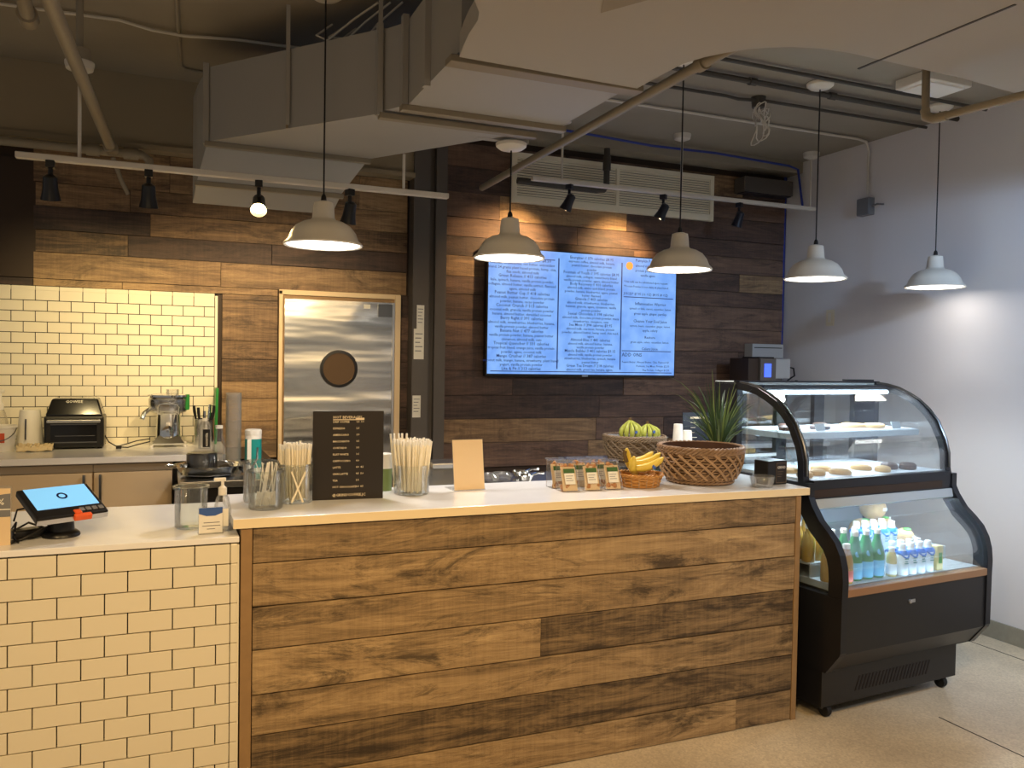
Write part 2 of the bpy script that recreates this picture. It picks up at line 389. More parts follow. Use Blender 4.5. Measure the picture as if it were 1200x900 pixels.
# steel column with papers
c = thing('column', 'grey painted steel column between the metal door and the menu screen', 'column', (1.46, YB-.06, 0))
part('web', MB().box((-.10, -.012, 0), (.10, .012, ZC)), 'column_paint', c)
part('flange', MB().box((-.103, -.055, 0), (-.005, .055, ZC)), 'column_paint', c); part('flange', MB().box((.035, -.05, 0), (.103, .055, ZC)), 'column_paint', c)
for (x, z, w, h, lab) in ((-.055, 1.72, .045, .14, 'tall narrow white notice taped at the top of the grey column'), (-.063, 1.56, .062, .18, 'white notice with a printed block taped mid-height on the grey column'), (-.072, 1.19, .05, .13, 'small white card taped low on the grey column')):
    p = thing('paper_notice', lab, 'notice', (1.46+x, YB-.117, z))
    part('sheet', MB().box((-w/2, 0, -h/2), (w/2, .003, h/2)), 'label_white', p)
    q = MB()
    for k in range(5): q.box((-w*.36, -.0006, h*(.32-.14*k)), (w*(.36-.12*(k % 3)), 0, h*(.35-.14*k)))
    part('print', q, 'grey_plastic', p)
# swing door with porthole
d = struct(part('door_1', MB().box((.602, YB-.03, 0), (1.302, YB, 1.845)), 'trim_wood'))
part('door_leaf', MB().box((.632, YB-.05, .01), (1.252, YB-.025, 1.80)), 'door_steel', d)
for lo, hi in (((.602, YB-.045, 0), (.622, YB-.02, 1.845)), ((1.268, YB-.055, 0), (1.302, YB-.02, 1.845)), ((.602, YB-.045, 1.822), (1.302, YB-.02, 1.850))):
    part('door_frame', MB().box(lo, hi), 'paper_tan', d, bev=.002)
part('door_edge', MB().box((1.252, YB-.06, .01), (1.264, YB-.03, 1.80)), 'silver', d)
MX = Matrix.Translation((.939, YB-.05, 1.407)) @ Matrix.Rotation(PI/2, 4, 'X')
part('porthole_ring', MB().lathe([(.092, -.004), (.108, -.004), (.108, .010), (.092, .012)], n=40, mtx=MX, closed=True), 'black_plastic', d, True)
part('porthole_pane', MB().lathe([(.093, -.002), (.093, .004)], n=40, mtx=MX), 'porthole', d)
part('hinge_plate', MB().box((1.165, YB-.056, 1.715), (1.25, YB-.05, 1.79)), 'steel_dark', d)
part('sticker', MB().box((1.08, YB-.052, 1.76), (1.12, YB-.05, 1.785)), 'label_white', d)

# ------------------------------------------------------------------ ceiling soffit, ducts
sof = [(.66, 1.60), (.70, 1.85), (.737, 2.054), (.775, 2.12), (.79, 2.17), (.80, 2.27), (.815, 2.36), (.835, 2.455), (1.478, 2.475), (1.478, 2.35), (1.483, 2.213), (1.508, 2.14), (1.544, 2.081), (1.585, 2.03), (1.631, 1.994), (1.69, 1.96), (1.769, 1.936), (1.87, 1.925), (1.994, 1.929), (2.328, 1.937), (2.692, 1.97), (3.3, 2.03), (XR, 2.12), (XR, 1.2), (.60, 1.2)]
so = struct(part('ceiling_soffit', MB().prism(sof, 2.40, 2.47), 'soffit_paint'))
part('seam', MB().box((0, -.004, 0), (.52, .004, .003)), 'dark_pipe', so, loc=(1.998, 1.494, 2.398), rot=(0, 0, PI/2-.0))
OPEN = [(1.068, 1.981), (1.131, 1.872), (1.225, 1.72), (.95, 1.72)]
part('access_opening', MB().prism(OPEN, 2.397, 2.401), 'ceiling_paint', so)
def slab(b0, b1, z0, z1, zz0=None, zz1=None):
    """duct piece between two cross sections: b = (x0, x1, y)"""
    zz0 = z0 if zz0 is None else zz0; zz1 = z1 if zz1 is None else zz1
    v = [(b0[0], b0[2], z0), (b0[1], b0[2], z0), (b0[1], b0[2], z1), (b0[0], b0[2], z1), (b1[0], b1[2], zz0), (b1[1], b1[2], zz0), (b1[1], b1[2], zz1), (b1[0], b1[2], zz1)]
    return MB().add(v, ((0, 1, 2, 3), (4, 7, 6, 5), (0, 4, 5, 1), (1, 5, 6, 2), (2, 6, 7, 3), (3, 7, 4, 0)))
dt = thing('air_duct', 'large painted rectangular air duct bending under the ceiling above the counter', 'duct')
part('duct_section', slab((.842, 1.487, 2.46), (.846, 1.487, 3.09), 2.425, 2.745), 'duct_paint', dt)
part('duct_section', slab((.782, 1.40, 3.20), (.178, .90, 3.965), 2.42, 2.745), 'duct_paint', dt)
part('duct_section', slab((.846, 1.487, 3.09), (.782, 1.40, 3.20), 2.43, 2.74), 'duct_paint', dt)
part('duct_section', slab((.178, .90, 3.965), (.14, .80, 4.10), 2.42, 2.745, 2.27, 2.70), 'duct_paint', dt)
part('duct_section', slab((.14, .80, 4.10), (.128, .79, 4.30), 2.27, 2.70, 2.20, 2.70), 'duct_paint', dt)
for (x0, x1, y, z, w) in ((.815, 1.505, 2.505, 2.415, .030), (.82, 1.505, 3.085, 2.425, .02), (.765, 1.43, 3.205, 2.42, .018), (.165, .91, 3.965, 2.42, .016), (.13, .81, 4.11, 2.27, .014)):
    part('flange', MB().box((x0, y-w, z-.022), (x1, y+w, z)), 'pipe_paint', dt, bev=.002)  # tan colour puts the warm light into the flanges
for (x, y) in ((.842, 2.80), (.842, 3.085), (.775, 3.205)):
    part('flange', MB().box((x-.02, y-.016, 2.41), (x+.002, y+.016, 2.76)), 'duct_paint', dt)
part('flange', MB().box((.158, 3.95, 2.41), (.182, 3.982, 2.76)), 'duct_paint', dt)
part('seam', MB().box((-.004, -.006, 2.42), (.004, .006, 2.745)), 'beam_paint', dt, loc=(.47, 3.585, 0))
for x, y in ((.47, 3.57), (.765, 3.19), (.95, 3.9)): part('hanger_rod', MB().box((x-.008, y-.003, 2.43), (x+.008, y+.003, ZC)), 'duct_paint', dt)

# ------------------------------------------------------------------ pipes and conduits
def pipe(name, label, pts, r, m='pipe_paint', n=14, rings=(), cat='pipe'):
    t = thing(name, label, cat); part('run', MB().tube(pts, r, n), m, t, True)
    for i, (p, q) in enumerate(rings): part('coupling', MB().tube([p, q], r*1.35, n), m, t, True)
    return t
pipe('sprinkler_pipe', 'painted overhead pipe running front to back beside the large air duct', [(1.70, 1.6, 2.5), (1.70, 2.36, 2.5), (1.753, 4.70, 2.5)], .019, rings=(((1.70, 2.40, 2.5), (1.701, 2.44, 2.5)),))
pipe('sprinkler_pipe', 'painted overhead pipe running front to back over the tiled counter', [(-.33, 2.1, 2.5), (-.31, 2.8, 2.5), (-.242, 4.72, 2.5)], .024, rings=(((-.247, 4.60, 2.5), (-.243, 4.70, 2.5)),))
pipe('sprinkler_pipe', 'short painted pipe stub ending in a ring over the tiled counter', [(-.40, 2.7, 2.6), (-.424, 3.25, 2.6)], .024, rings=(((-.423, 3.22, 2.6), (-.425, 3.29, 2.6)),))
pipe('wall_pipe', 'painted horizontal pipe with fittings along the left wall beam', [(-3.0, 4.72, 2.495), (-.10, 4.72, 2.495), (-.07, 4.72, 2.47), (-.07, 4.72, 2.44)], .022, rings=(((-.36, 4.72, 2.495), (-.30, 4.72, 2.495)), ((-.19, 4.72, 2.495), (-.12, 4.72, 2.495))))
pipe('drop_pipe', 'short angled pipe below the wall pipe beside the track rail', [(-.24, 4.73, 2.47), (-.20, 4.77, 2.36), (-.17, 4.79, 2.30)], .011)
t = pipe('corner_pipe', 'brown painted pipe with elbow dropping from the ceiling soffit beside the white wall', [(2.36, 1.2, 2.268), (2.275, 1.96, 2.268), (2.272, 1.985, 2.273), (2.270, 1.998, 2.293), (2.270, 2.0, 2.45)], .0125, 'pipe_paint')
part('coupling', MB().tube([(2.280, 1.925, 2.268), (2.274, 1.97, 2.268), (2.271, 1.995, 2.281), (2.270, 2.0, 2.305)], .0155, 14), 'pipe_paint', t, True)
t = pipe('ceiling_conduit', 'dark painted conduit nearest the soffit on the right ceiling', [(1.6, 3.25, 2.895), (2.42, 3.258, 2.895), (3.66, 3.264, 2.895), (XR-.03, 3.27, 2.895)], .010, 'dark_pipe', 8, cat='conduit')
t = pipe('ceiling_conduit', 'thick dark painted conduit between two thin ones on the right ceiling', [(1.6, 3.43, 2.89), (XR-.03, 3.45, 2.89)], .015, 'dark_pipe', 8, rings=(((2.70, 3.438, 2.89), (2.74, 3.438, 2.89)), ((3.22, 3.442, 2.89), (3.26, 3.442, 2.89))), cat='conduit')
t = pipe('ceiling_conduit', 'dark painted conduit carrying the cable coil on the right ceiling', [(1.6, 3.71, 2.895), (2.75, 3.69, 2.895), (2.85, 3.72, 2.90), (3.0, 3.67, 2.895), (XR-.03, 3.66, 2.895)], .009, 'dark_pipe', 8, cat='conduit')
t = pipe('wall_conduit', 'white conduit crossing the ceiling and dropping to a grey box on the right wall', [(1.5, 4.05, 2.905), (4.04, 4.055, 2.905), (4.12, 4.07, 2.90), (4.175, 4.10, 2.86), (4.185, 4.115, 2.80), (4.185, 4.11, 2.58)], .008, 'conduit_white', 8, cat='conduit')
jb = thing('junction_box', 'square grey electrical box on the white right wall under the conduit', 'junction box', (XR, 4.114, 2.50))
part('body', MB().box((-.05, -.05, -.055), (0, .05, .055)), 'grey_plastic', jb, bev=.003); part('cover', MB().box((-.054, -.047, -.05), (-.05, .047, .05)), 'grey_plastic', jb)
part('cable_stub', MB().tube([(-.02, -.05, .0), (-.02, -.09, .005), (-.02, -.14, -.005)], .006, 6), 'grey_plastic', jb, True)
pipe('ceiling_cable', 'white cable stapled across the dark ceiling above the tiled counter', [(-1.6, 4.03, 2.905), (-.63, 4.033, 2.905), (-.18, 4.005, 2.905), (-.05, 4.05, 2.90), (.08, 4.061, 2.90), (.30, 4.02, 2.905), (.60, 4.0, 2.905)], .007, 'conduit_white', 8, cat='cable')
pipe('ceiling_conduit', 'thin painted conduit with a right-angle bend on the left ceiling', [(.02, 2.6, 2.908), (.044, 3.667, 2.908), (.075, 4.50, 2.908), (.095, 4.55, 2.908), (.30, 4.60, 2.908)], .008, 'ceiling_paint', 8, cat='conduit')
pipe('beam_cable', 'blue cable running along the beam above the wall vent', [(1.6, 4.60, 2.89), (2.42, 4.64, 2.885), (2.9, 4.66, 2.872), (3.4, 4.66, 2.880), (4.05, 4.70, 2.872), (4.15, 4.72, 2.86), (4.19, 4.71, 2.60)], .008, 'blue_tape', 8, cat='cable')
ccoil = thing('cable_coil', 'loose coil of white cable hanging from a small ceiling box', 'cable coil', (2.97, 3.70, 2.90))
part('box', MB().lathe([(.035, -.035), (.04, .02)], n=14), 'dark_pipe', ccoil, True)
for k in range(5):
    pts = [(.035*math.cos(2*PI*i/18+k)*(1+.1*k)+.012*k, .02*k-.04+.02*math.sin(i), -.075-.012*k+(.055+.012*k)*math.sin(2*PI*i/18)) for i in range(19)]
    part('loop', MB().tube(pts, .0035, 6), 'conduit_white', ccoil, True)
dc = thing('loose_cables', 'bundle of white cables resting on top of the duct beside its hanger', 'cables', (.66, 3.50, 2.75))
for k in range(3): part('cable', MB().tube([(-.02+.05*k, .02, .10), (-.09+.05*k, -.02, .03), (-.05+.08*k, -.05, .005+.02*k), (.04+.05*k, -.12, .08), (.12+.05*k, -.2, .13+.01*k)], .0045, 6), 'conduit_white', dc, True)
ef = thing('emergency_light', 'pale square emergency light on the ceiling beside the soffit edge', 'light fixture', (3.56, 3.09, ZC))
part('housing', MB().box((-.15, -.10, -.05), (.15, .10, 0)), 'white_enamel', ef, bev=.006); part('lens', MB().box((-.12, -.08, -.058), (.12, .08, -.05)), 'paper', ef)
ws = thing('wall_switch', 'small cream switch plate on the white right wall behind a pendant lamp', 'switch', (XR, 4.42, 1.80))
part('plate', MB().box((-.008, -.035, -.055), (0, .035, .055)), 'vent_white', ws, bev=.002); part('rocker', MB().box((-.012, -.012, -.03), (-.008, .012, .03)), 'paper', ws)
sc = thing('air_curtain', 'grey box-shaped air curtain on the wooden wall beside the corner', 'air unit', (3.925, YB-.02, 2.675))
part('body', MB().box((-.21, -.12, 0), (.21, 0, .105)), 'column_paint', sc, bev=.004); part('grille', MB().box((-.20, -.11, -.006), (.20, -.02, 0)), 'navy_black', sc)

# ------------------------------------------------------------------ vent on the wall
v = thing('wall_vent', 'long cream louvred air vent on the wooden wall above the menu screen', 'vent', (2.004, YB-.02, 2.463))
W, Hh = 1.52, .312
part('backing', MB().box((.01, -.012, .01), (W-.01, 0, Hh-.01)), 'vent_dark', v)
for lo, hi in (((0, -.03, 0), (W, 0, .045)), ((0, -.03, Hh-.03), (W, 0, Hh)), ((0, -.0295, .044), (.035, 0, Hh-.029)), ((W-.03, -.0295, .044), (W, 0, Hh-.029)), ((.745, -.0295, .044), (.768, 0, Hh-.029))):
    part('frame', MB().box(lo, hi), 'vent_white', v)
for x0, x1 in ((.036, .744), (.769, W-.031)):
    for k in range(15):
        z = .05+.0157*k; part('slat', MB().box((x0, -.024, z), (x1, -.006, z+.0105), Matrix.Identity(4)), 'vent_white', v)
vd = thing('vent_damper', 'dark pipe with elbow hanging in front of the wall vent', 'pipe', (0, 0, 0))
part('pipe', MB().tube([(2.62, 4.74, 2.84), (2.62, 4.74, 2.60), (2.60, 4.74, 2.575), (2.55, 4.74, 2.57), (2.0, 4.74, 2.575)], .020, 10), 'dark_pipe', vd, True)
part('collar', MB().tube([(2.62, 4.74, 2.79), (2.62, 4.74, 2.70)], .026, 10), 'dark_pipe', vd, True)

# ------------------------------------------------------------------ track rails and heads
def rail(label, x0, x1, y, z, rods):
    t = thing('track_rail', label, 'track rail', (0, y, z))
    part('rail', MB().box((x0, -.018, -.012), (x1, .018, .012)), 'white_metal', t, bev=.003)
    for x, zt in rods:
        part('rod', MB().tube([(x, 0, .01), (x, 0, zt-z)], .007, 8), 'white_metal', t, True)
        if zt > 2.5: part('rod_canopy', MB().lathe([(.012, -.045), (.05, -.03), (.055, -.01), (.055, 0)], (x, 0, zt-z), 20), 'white_metal', t, True)
        if 2.5 < zt < ZC-.01: part('ceiling_stem', MB().lathe([(.045, 0), (.04, .05), (.014, .06), (.014, ZC-zt)], (x, 0, zt-z), 16), 'ceiling_paint', t, True)
rail('white track rail hung in front of the duct end on the left side', -.538, 1.246, 3.80, 2.246, ((-.314, 2.64), (1.029, 2.421)))
rail('white track rail hung in front of the wall vent', 1.99, 4.11, 4.5, 2.541, ((2.185, ZC), (3.025, ZC), (4.067, ZC)))
def head(label, x, y, z, tilt, rz, m='navy_black', lit=0):
    t = thing('track_light', label, 'track light', (x, y, z), rz, group=None)
    part('adapter', MB().box((-.016, -.02, -.03), (.016, .02, 0)), m, t, bev=.003)
    part('arm', MB().tube([(0, 0, -.02), (0, 0, -.06), (.0, .0, -.075)], .009, 8), m, t, True)
    X = Matrix.Translation((0, 0, -.10)) @ Matrix.Rotation(tilt, 4, 'X')
    h = part('lamp_head', MB().lathe([(.012, .045), (.026, .035), (.028, 0), (.03, -.02), (.038, -.055), (.034, -.055), (.026, -.03)], n=18, mtx=X), m, t, True)
    part('lens', MB().lathe([(.027, -.036), (.027, -.032)], n=18, mtx=X), 'spot_bulb' if lit else 'vent_dark', h)
    return t
for lab, x, tl, rz, lit in (('dim track light nearest the free end of the left rail', -.417, .3, 0, 0), ('dark track light beside the overhead pipe on the left rail', -.058, .25, 0, 0), ('glowing track light with a bright warm bulb', .382, -.85, -.12, 1), ('dark track light nearest the grey column on the left rail', .779, .3, .3, 0)):
    head(lab, x, 3.80, 2.236, tl, rz, 'black_plastic', lit)
for lab, x, tl, rz in (('navy track light in front of the vent, beside the sprinkler pipe', 2.236, .5, .6), ('navy track light in front of the right half of the vent', 2.895, .5, .6), ('navy track light over the dark wood near the corner', 3.478, .35, .3)):
    head(lab, x, 4.5, 2.53, tl, rz)
# light of the track heads on the wall
for x, y, z, e, col_, tgt, sp in ((2.20, 4.46, 2.36, 40, (1, .62, .28), (2.0, 4.888, 2.10), 1.5), (2.86, 4.46, 2.36, 36, (1, .62, .28), (2.78, 4.888, 2.14), 1.4), (.38, 3.86, 2.08, 40, (1, .72, .38), (.36, 4.888, 1.55), 1.5),
        (-.06, 3.88, 2.08, 23, (1, .76, .36), (-.12, 4.888, 1.50), 1.35), (-.42, 3.88, 2.08, 21, (1, .76, .36), (-.42, 4.888, 1.50), 1.35), (.78, 3.88, 2.08, 18, (1, .78, .46), (.80, 4.888, 1.6), 1.5)):
    lamp('SPOT', 'track_spot', (x, y, z), e, col_, tgt, .02, sp, .9)

# ------------------------------------------------------------------ pendants
PEND = ((.588, ZC, 'white pendant lamp hanging over the tiled counter end'), (1.392, 2.418, 'white pendant lamp hung from the duct, overlapping the menu screen'), (2.269, ZC, 'white pendant lamp between the menu screen and the sprinkler pipe'), (3.097, ZC, 'white pendant lamp hanging over the pastry case, nearest the wooden wall'), (3.945, ZC, 'white pendant lamp hanging close to the white right wall'))
for i, (x, zt, lab) in enumerate(PEND):
    t = thing('pendant_lamp', lab, 'pendant lamp', (x, 3.376, 1.915), group='white pendant lamps over the counter')
    if i == 0: prof_s = None
    out = [(.153, 0), (.156, .006), (.150, .014), (.140, .022), (.128, .052), (.108, .078), (.080, .094), (.050, .103), (.044, .112), (.041, .150), (.037, .172), (.020, .178)]
    inn = [(.018, .174), (.034, .166), (.038, .11), (.048, .098), (.078, .088), (.105, .072), (.124, .048), (.136, .020), (.146, .004)]
    s = part('shade', MB().lathe(out+inn, n=40, closed=True), 'white_enamel', t, True)
    part('bulb', MB().lathe([(.001, .001), (.09, .0015), (.140, .003), (.141, .008), (.001, .014)], n=32), 'bulb', t, True)
    part('socket_cap', MB().lathe([(.012, .176), (.010, .195), (.006, .205)], n=14), 'black_cord', t, True)
    part('cord', MB().tube([(0, 0, .20), (0, 0, zt-1.915-.02)], .0035, 6), 'black_cord', t, True)
    part('canopy', MB().lathe([(.004, -.035), (.05, -.03), (.066, -.018), (.068, -.006), (.062, 0)], (0, 0, zt-1.915), 28), 'white_enamel', t, True)
    if zt < 2.5: part('mounting_bar', MB().box((-.16, -.018, zt-1.915), (.075, .018, zt-1.915+.014)), 'duct_paint', t)
    lamp('SPOT', 'pendant_light', (x, 3.376, 1.912), 40 if i < 4 else 3, (1, .93, .86), (x, 3.376, 0), .10, 2.25 if i < 4 else 1.7, .5)

# ------------------------------------------------------------------ menu screen
TX0, TX1, TZ0, TZ1, TY = 1.834, 3.212, 1.373, 2.176, 4.80
t = thing('menu_screen', 'large wall-mounted screen showing a blue smoothie menu in three columns', 'screen', ((TX0+TX1)/2, TY, (TZ0+TZ1)/2))
w, h = (TX1-TX0)/2, (TZ1-TZ0)/2
part('housing', MB().box((-w, .004, -h), (w, .05, h)), 'black_plastic', t, bev=.004)
part('wall_bracket', MB().box((-.25, .05, -.2), (.25, .066, .2)), 'black_plastic', t)
scn = part('display', MB().box((-w+.010, 0, -h+.016), (w-.010, .006, h-.010)), 'tv_screen', t)
part('badge', MB().box((-.02, -.001, -h+.003), (.02, .004, -h+.011)), 'silver', t)
T = []
def col(cx, items, z, fs=.0315, lead=.0352, head=1.08):
    for k, (s, hd) in enumerate(items):
        T.append((s, cx, z-lead*k, fs*(head if hd else .93), 'CENTER'))
c1 = [('SMOOTHIES* $8.50', 1), ('Dragon Fruit // 435 calories  $8.50', 1), ('coconut, strawberries, nut butter, antioxidant', 0), ('blend, 24 grams plant based protein, hemp, chia,', 0), ('flax seeds, almond milk', 0), ('Green Release // 413 calories', 1), ('kale, spinach, banana, vanilla protein powder,', 0), ('collagen, almond butter, vanilla extract, flaxseed', 0), ('agave, almond milk', 0), ('Peanut Butter Cup // 418 calories', 1), ('almond milk, peanut butter, chocolate protein', 0), ('powder, banana, cacao powder', 0), ('Coconut Crunch // 513 calories', 1), ('coconut milk, granola, vanilla protein powder', 0), ('banana, almond butter, shredded coconut', 0), ('Berry Right // 391 calories', 1), ('almond milk, strawberries, blueberries, banana,', 0), ('vanilla protein powder, almond butter', 0), ('Banana Nut // 477 calories', 1), ('vanilla protein powder, banana, peanut butter', 0), ('cinnamon, almond milk, oats', 0), ('Tropical Quencher // 331 calories', 1), ('tropical fruit blend, orange juice, vanilla protein', 0), ('powder, agave, coconut milk', 0), ('Mango Crusher // 387 calories', 1), ('coconut milk, mango, banana, strawberry, plant based', 0), ('yogurt, vanilla protein powder', 0), ('Lite & Fit // 313 calories', 1), ('almond milk, banana, strawberries, chia, vanilla', 0)]
c2 = [('Energizer // 370 calories $8.95', 1), ('espresso coffee, almond milk, banana,', 0), ('peanut butter, chocolate protein', 0), ('powder', 0), ('Fountain of Youth // 395 calories $8.95', 1), ('almond milk, collagen, mixed berry blend', 0), ('vanilla protein powder, agave, almond butter', 0), ('Body Recovery // 410 calories', 1), ('almond milk, amino acid blend, protein', 0), ('powder, banana, blueberries, agave, peanut', 0), ('butter, flaxseed', 0), ('Granola // 403 calories', 1), ('almond milk, strawberries, blueberries,', 0), ('bananas, granola, agave, cinnamon, vanilla', 0), ('protein powder', 0), ('Sexual Chocolate // 398 calories', 1), ('almond milk, chocolate protein powder, maca', 0), ('strawberries, cinnamon, oats', 0), ('Sea Moss // 394 calories $9.95', 1), ('almond milk, sea moss, banana, protein', 0), ('powder, almond butter, hemp seed, chia seed,', 0), ('agave', 0), ('Almond Bliss // 441 calories', 1), ('almond milk, almond butter, banana,', 0), ('vanilla protein powder', 0), ('Muscle Builder // 401 calories $9.15', 1), ('almond milk, vanilla protein powder', 0), ('strawberries, blueberries, spinach, banana', 0), ('peanut butter', 0), ('Green Tea Dream // 218 calories', 1), ('almond milk, green tea, banana, agave,', 0), ('spinach, vanilla protein powder', 0)]
col(-w*.655, c1, h-.055, .0255, .0262); col(.035, c2, h-.045, .0238, .0239)
X3 = w*.70
for s, x, z, sz, al in (('Pumpkin Potion', .36, .315, .027, 'LEFT'), ('almond milk, banana, pumpkin', .36, .282, .023, 'LEFT'), ('protein powder, cinnamon', .36, .250, .023, 'LEFT'), ('vanilla agave', .40, .220, .023, 'LEFT'), ('*Oat milk can be substituted upon request', .275, .175, .0195, 'LEFT'), ('*Protein Powder is non-dairy & plant based', .275, .145, .0195, 'LEFT'), ('JUICES* $7.95 (16 OZ) $4.95 (8 OZ)', .275, .095, .0225, 'LEFT'), ('Inflammation Warrior', X3, .030, .027, 'CENTER'), ('spinach or kale, carrot, cucumber, lemon', X3, .000, .0195, 'CENTER'), ('green apple, ginger, parsley', X3, -.034, .023, 'CENTER'), ('Cleanse Your Soul Juice', X3, -.085, .027, 'CENTER'), ('carrots, beets, cucumber, ginger, lemon', X3, -.115, .0195, 'CENTER'), ('apple, celery', X3, -.145, .023, 'CENTER'), ('Restore', X3, -.192, .026, 'CENTER'), ('green apple, celery, cucumber, lemon', X3, -.222, .0195, 'CENTER'), ('Celery Juice', X3, -.268, .026, 'CENTER')):
    T.append((s, x, z+.05, sz, al))
T.append(('ADD ONS', .27, -.262, .034, 'LEFT'))
for k, s in enumerate(('Peanut Butter, Almond Butter, Chia, Flaxseed $1', 'Probiotic, Sea Moss, Protein $2.50', 'Pea Protein, Collagen $1.50', 'Maca, Spirulina, Spinach $1', 'Almond Milk, Oat Milk, Granola $1.50', 'Ginger $1.50', 'Agave $1.50')):
    T.append((s, w-.05, -.305-.0265*k if k < 4 else -.305-.0265*k, .0185, 'RIGHT'))
T = [q for q in T if q[2] > -h+.02]
part('screen_text', text_mesh(T, 'screen_text', 'tv_text'), None, scn, loc=(0, -.0012, 0))
ln = MB()
for x in (-.203, .258): ln.box((x-.004, -.0012, -h+.05), (x+.004, -.0006, h-.05))
for x0, x1, z in ((.275, w-.03, .128), (.27, w-.04, -.228), (-w+.05, -.23, h-.066), (-w+.03, w-.03, -h+.03)): ln.box((x0, -.0012, z), (x1, -.0006, z+.005))
part('screen_rules', ln, 'tv_text', scn)
part('screen_emblem', MB().lathe([(.026, .0006), (.026, .0015)], n=24, mtx=Matrix.Translation((.315, 0, .335)) @ Matrix.Rotation(PI/2, 4, 'X')), 'tv_gold', scn)

# ------------------------------------------------------------------ back counter on the left
bcx1 = .10
for x0, lab in ((-1.60, 'cream base cabinet left of the air fryer under the back worktop'), (-.875, 'cream base cabinet with its bar handle at the right, under the air fryer'), (-.293, 'cream base cabinet with its bar handle at the left, beside the black oven')):
    x1 = {-1.60: -.877, -.875: -.295, -.293: .045}[x0]
    cb = thing('base_cabinet', lab, 'cabinet', (x0, 4.27, 0))
    W_ = x1-x0
    part('body', MB().box((0, .02, .08), (W_, .59, .965)), 'cabinet_white', cb)
    part('rail', MB().box((.0, .004, .925), (W_, .02, .965)), 'cabinet_rail', cb)
    dr = part('door', MB().box((.003, 0, .10), (W_-.003, .02, .922)), 'cabinet_white', cb, bev=.003)
    hx = W_-.035 if x0 < -.3 else .03
    part('handle', MB().tube([(hx, -.018, .915), (hx, -.022, .90), (hx, -.022, .62), (hx, -.018, .60)], .006, 8), 'steel_dark', dr, True)
    part('plinth', MB().box((0, .05, 0), (W_, .57, .08)), 'dark_panel', cb)
ov = thing('under_counter_oven', 'black glossy oven built in under the back worktop', 'oven', (.05, 4.27, 0))
part('body', MB().box((0, .02, .02), (.45, .59, .965)), 'black_plastic', ov); dr = part('door', MB().box((.004, 0, .12), (.446, .02, .80)), 'black_gloss', ov, bev=.004)
part('handle', MB().tube([(.03, -.02, .845), (.42, -.02, .845)], .009, 8), 'steel_dark', ov, True); part('control_panel', MB().box((.004, .004, .865), (.446, .02, .962)), 'black_gloss', ov)
for sx in (.05, .40): part('handle_post', MB().tube([(sx, -.02, .845), (sx, .02, .845)], .006, 6), 'steel_dark', ov)
wt = tag(part('worktop', MB().box((-1.60, 4.25, .966), (.30, YB-.012, .996)), 'quartz', bev=.003), 'pale quartz worktop below the tiled wall, behind the till', 'worktop')
ZB = .9965
# air fryer oven
a = thing('air_fryer_oven', 'black air fryer oven with a glass door on the back worktop', 'air fryer', (-.405, 4.625, ZB))
part('body', MB().box((-.13, .0, .008), (.135, .20, .165)), 'black_plastic', a, bev=.01)
part('hood', MB().add([(-.125, .006, .165), (.13, .006, .165), (.13, .20, .165), (-.125, .20, .165), (-.10, .05, .248), (.105, .05, .248), (.105, .19, .248), (-.10, .19, .248)], ((0, 3, 2, 1), (4, 5, 6, 7), (0, 1, 5, 4), (1, 2, 6, 5), (2, 3, 7, 6), (3, 0, 4, 7))), 'black_gloss', a, bev=.008)
dr = part('door', MB().box((-.118, -.010, .025), (.122, .002, .155)), 'black_plastic', a, bev=.003)
part('handle', MB().box((-.115, -.028, .132), (.12, -.012, .148)), 'steel', dr, bev=.004)
part('pane', MB().box((-.10, -.0115, .035), (.104, -.010, .125)), 'black_gloss', dr); part('pane_frame', MB().box((-.10, -.0125, .033), (.104, -.0105, .038)).box((-.10, -.0125, .122), (.104, -.0105, .126)).box((-.08, -.0125, .066), (.095, -.0105, .069)), 'steel_dark', dr)
part('lettering', text_mesh([('GOWISE', 0, 0, .020, 'CENTER')], 'lettering', 'label_white'), None, a, loc=(.0, .037, .228), rot=(-.45, 0, 0))
for sx in (-.11, .115): part('foot', MB().lathe([(.01, 0), (.011, .010)], (sx, .03, 0), 10), 'rubber', a)
# juicer
j = thing('juicer', 'chrome juice extractor with a spout and clear chute on the back worktop', 'juicer', (.028, 4.69, ZB))
part('base', MB().lathe([(.105, .012), (.108, .02), (.075, .055), (.062, .06)], n=4, mtx=Matrix.Rotation(PI/4, 4, 'Z')), 'chrome', j)
part('motor_body', MB().lathe([(.062, .05), (.060, .06), (.058, .165), (.066, .175)], n=28), 'chrome', j, True)
part('bowl', MB().lathe([(.060, .172), (.085, .178), (.094, .19), (.096, .245), (.088, .255), (.04, .262), (.035, .262)], n=28), 'steel', j, True)
part('lid', MB().lathe([(.085, .253), (.10, .258), (.10, .268), (.06, .275)], n=28), 'chrome', j, True)
part('chute', MB().lathe([(.028, .262), (.028, .295), (.032, .295), (.032, .26)], (.02, -.01, 0), 16, closed=True), 'clear_plastic', j, True)
part('spout', MB().tube([(-.085, -.03, .20), (-.115, -.06, .175), (-.125, -.07, .145)], .012, 10), 'chrome', j, True)
part('clamp', MB().tube([(-.05, -.075, .17), (-.05, -.09, .21), (-.04, -.095, .225), (.04, -.095, .225), (.05, -.09, .21), (.05, -.075, .17)], .004, 8), 'chrome', j, True)
part('pulp_bin', MB().lathe([(.012, .19), (.014, .20), (.014, .27), (.012, .27)], (.088, -.03, 0), 14), 'green_plastic', j, True)
part('pulp_chute', MB().box((.07, -.02, .20), (.095, .02, .255)), 'chrome', j)
for sx, sy in ((-.08, -.08), (.08, -.08), (-.08, .08), (.08, .08)): part('foot', MB().lathe([(.009, 0), (.010, .014)], (sx, sy, 0), 8), 'white_plastic', j)
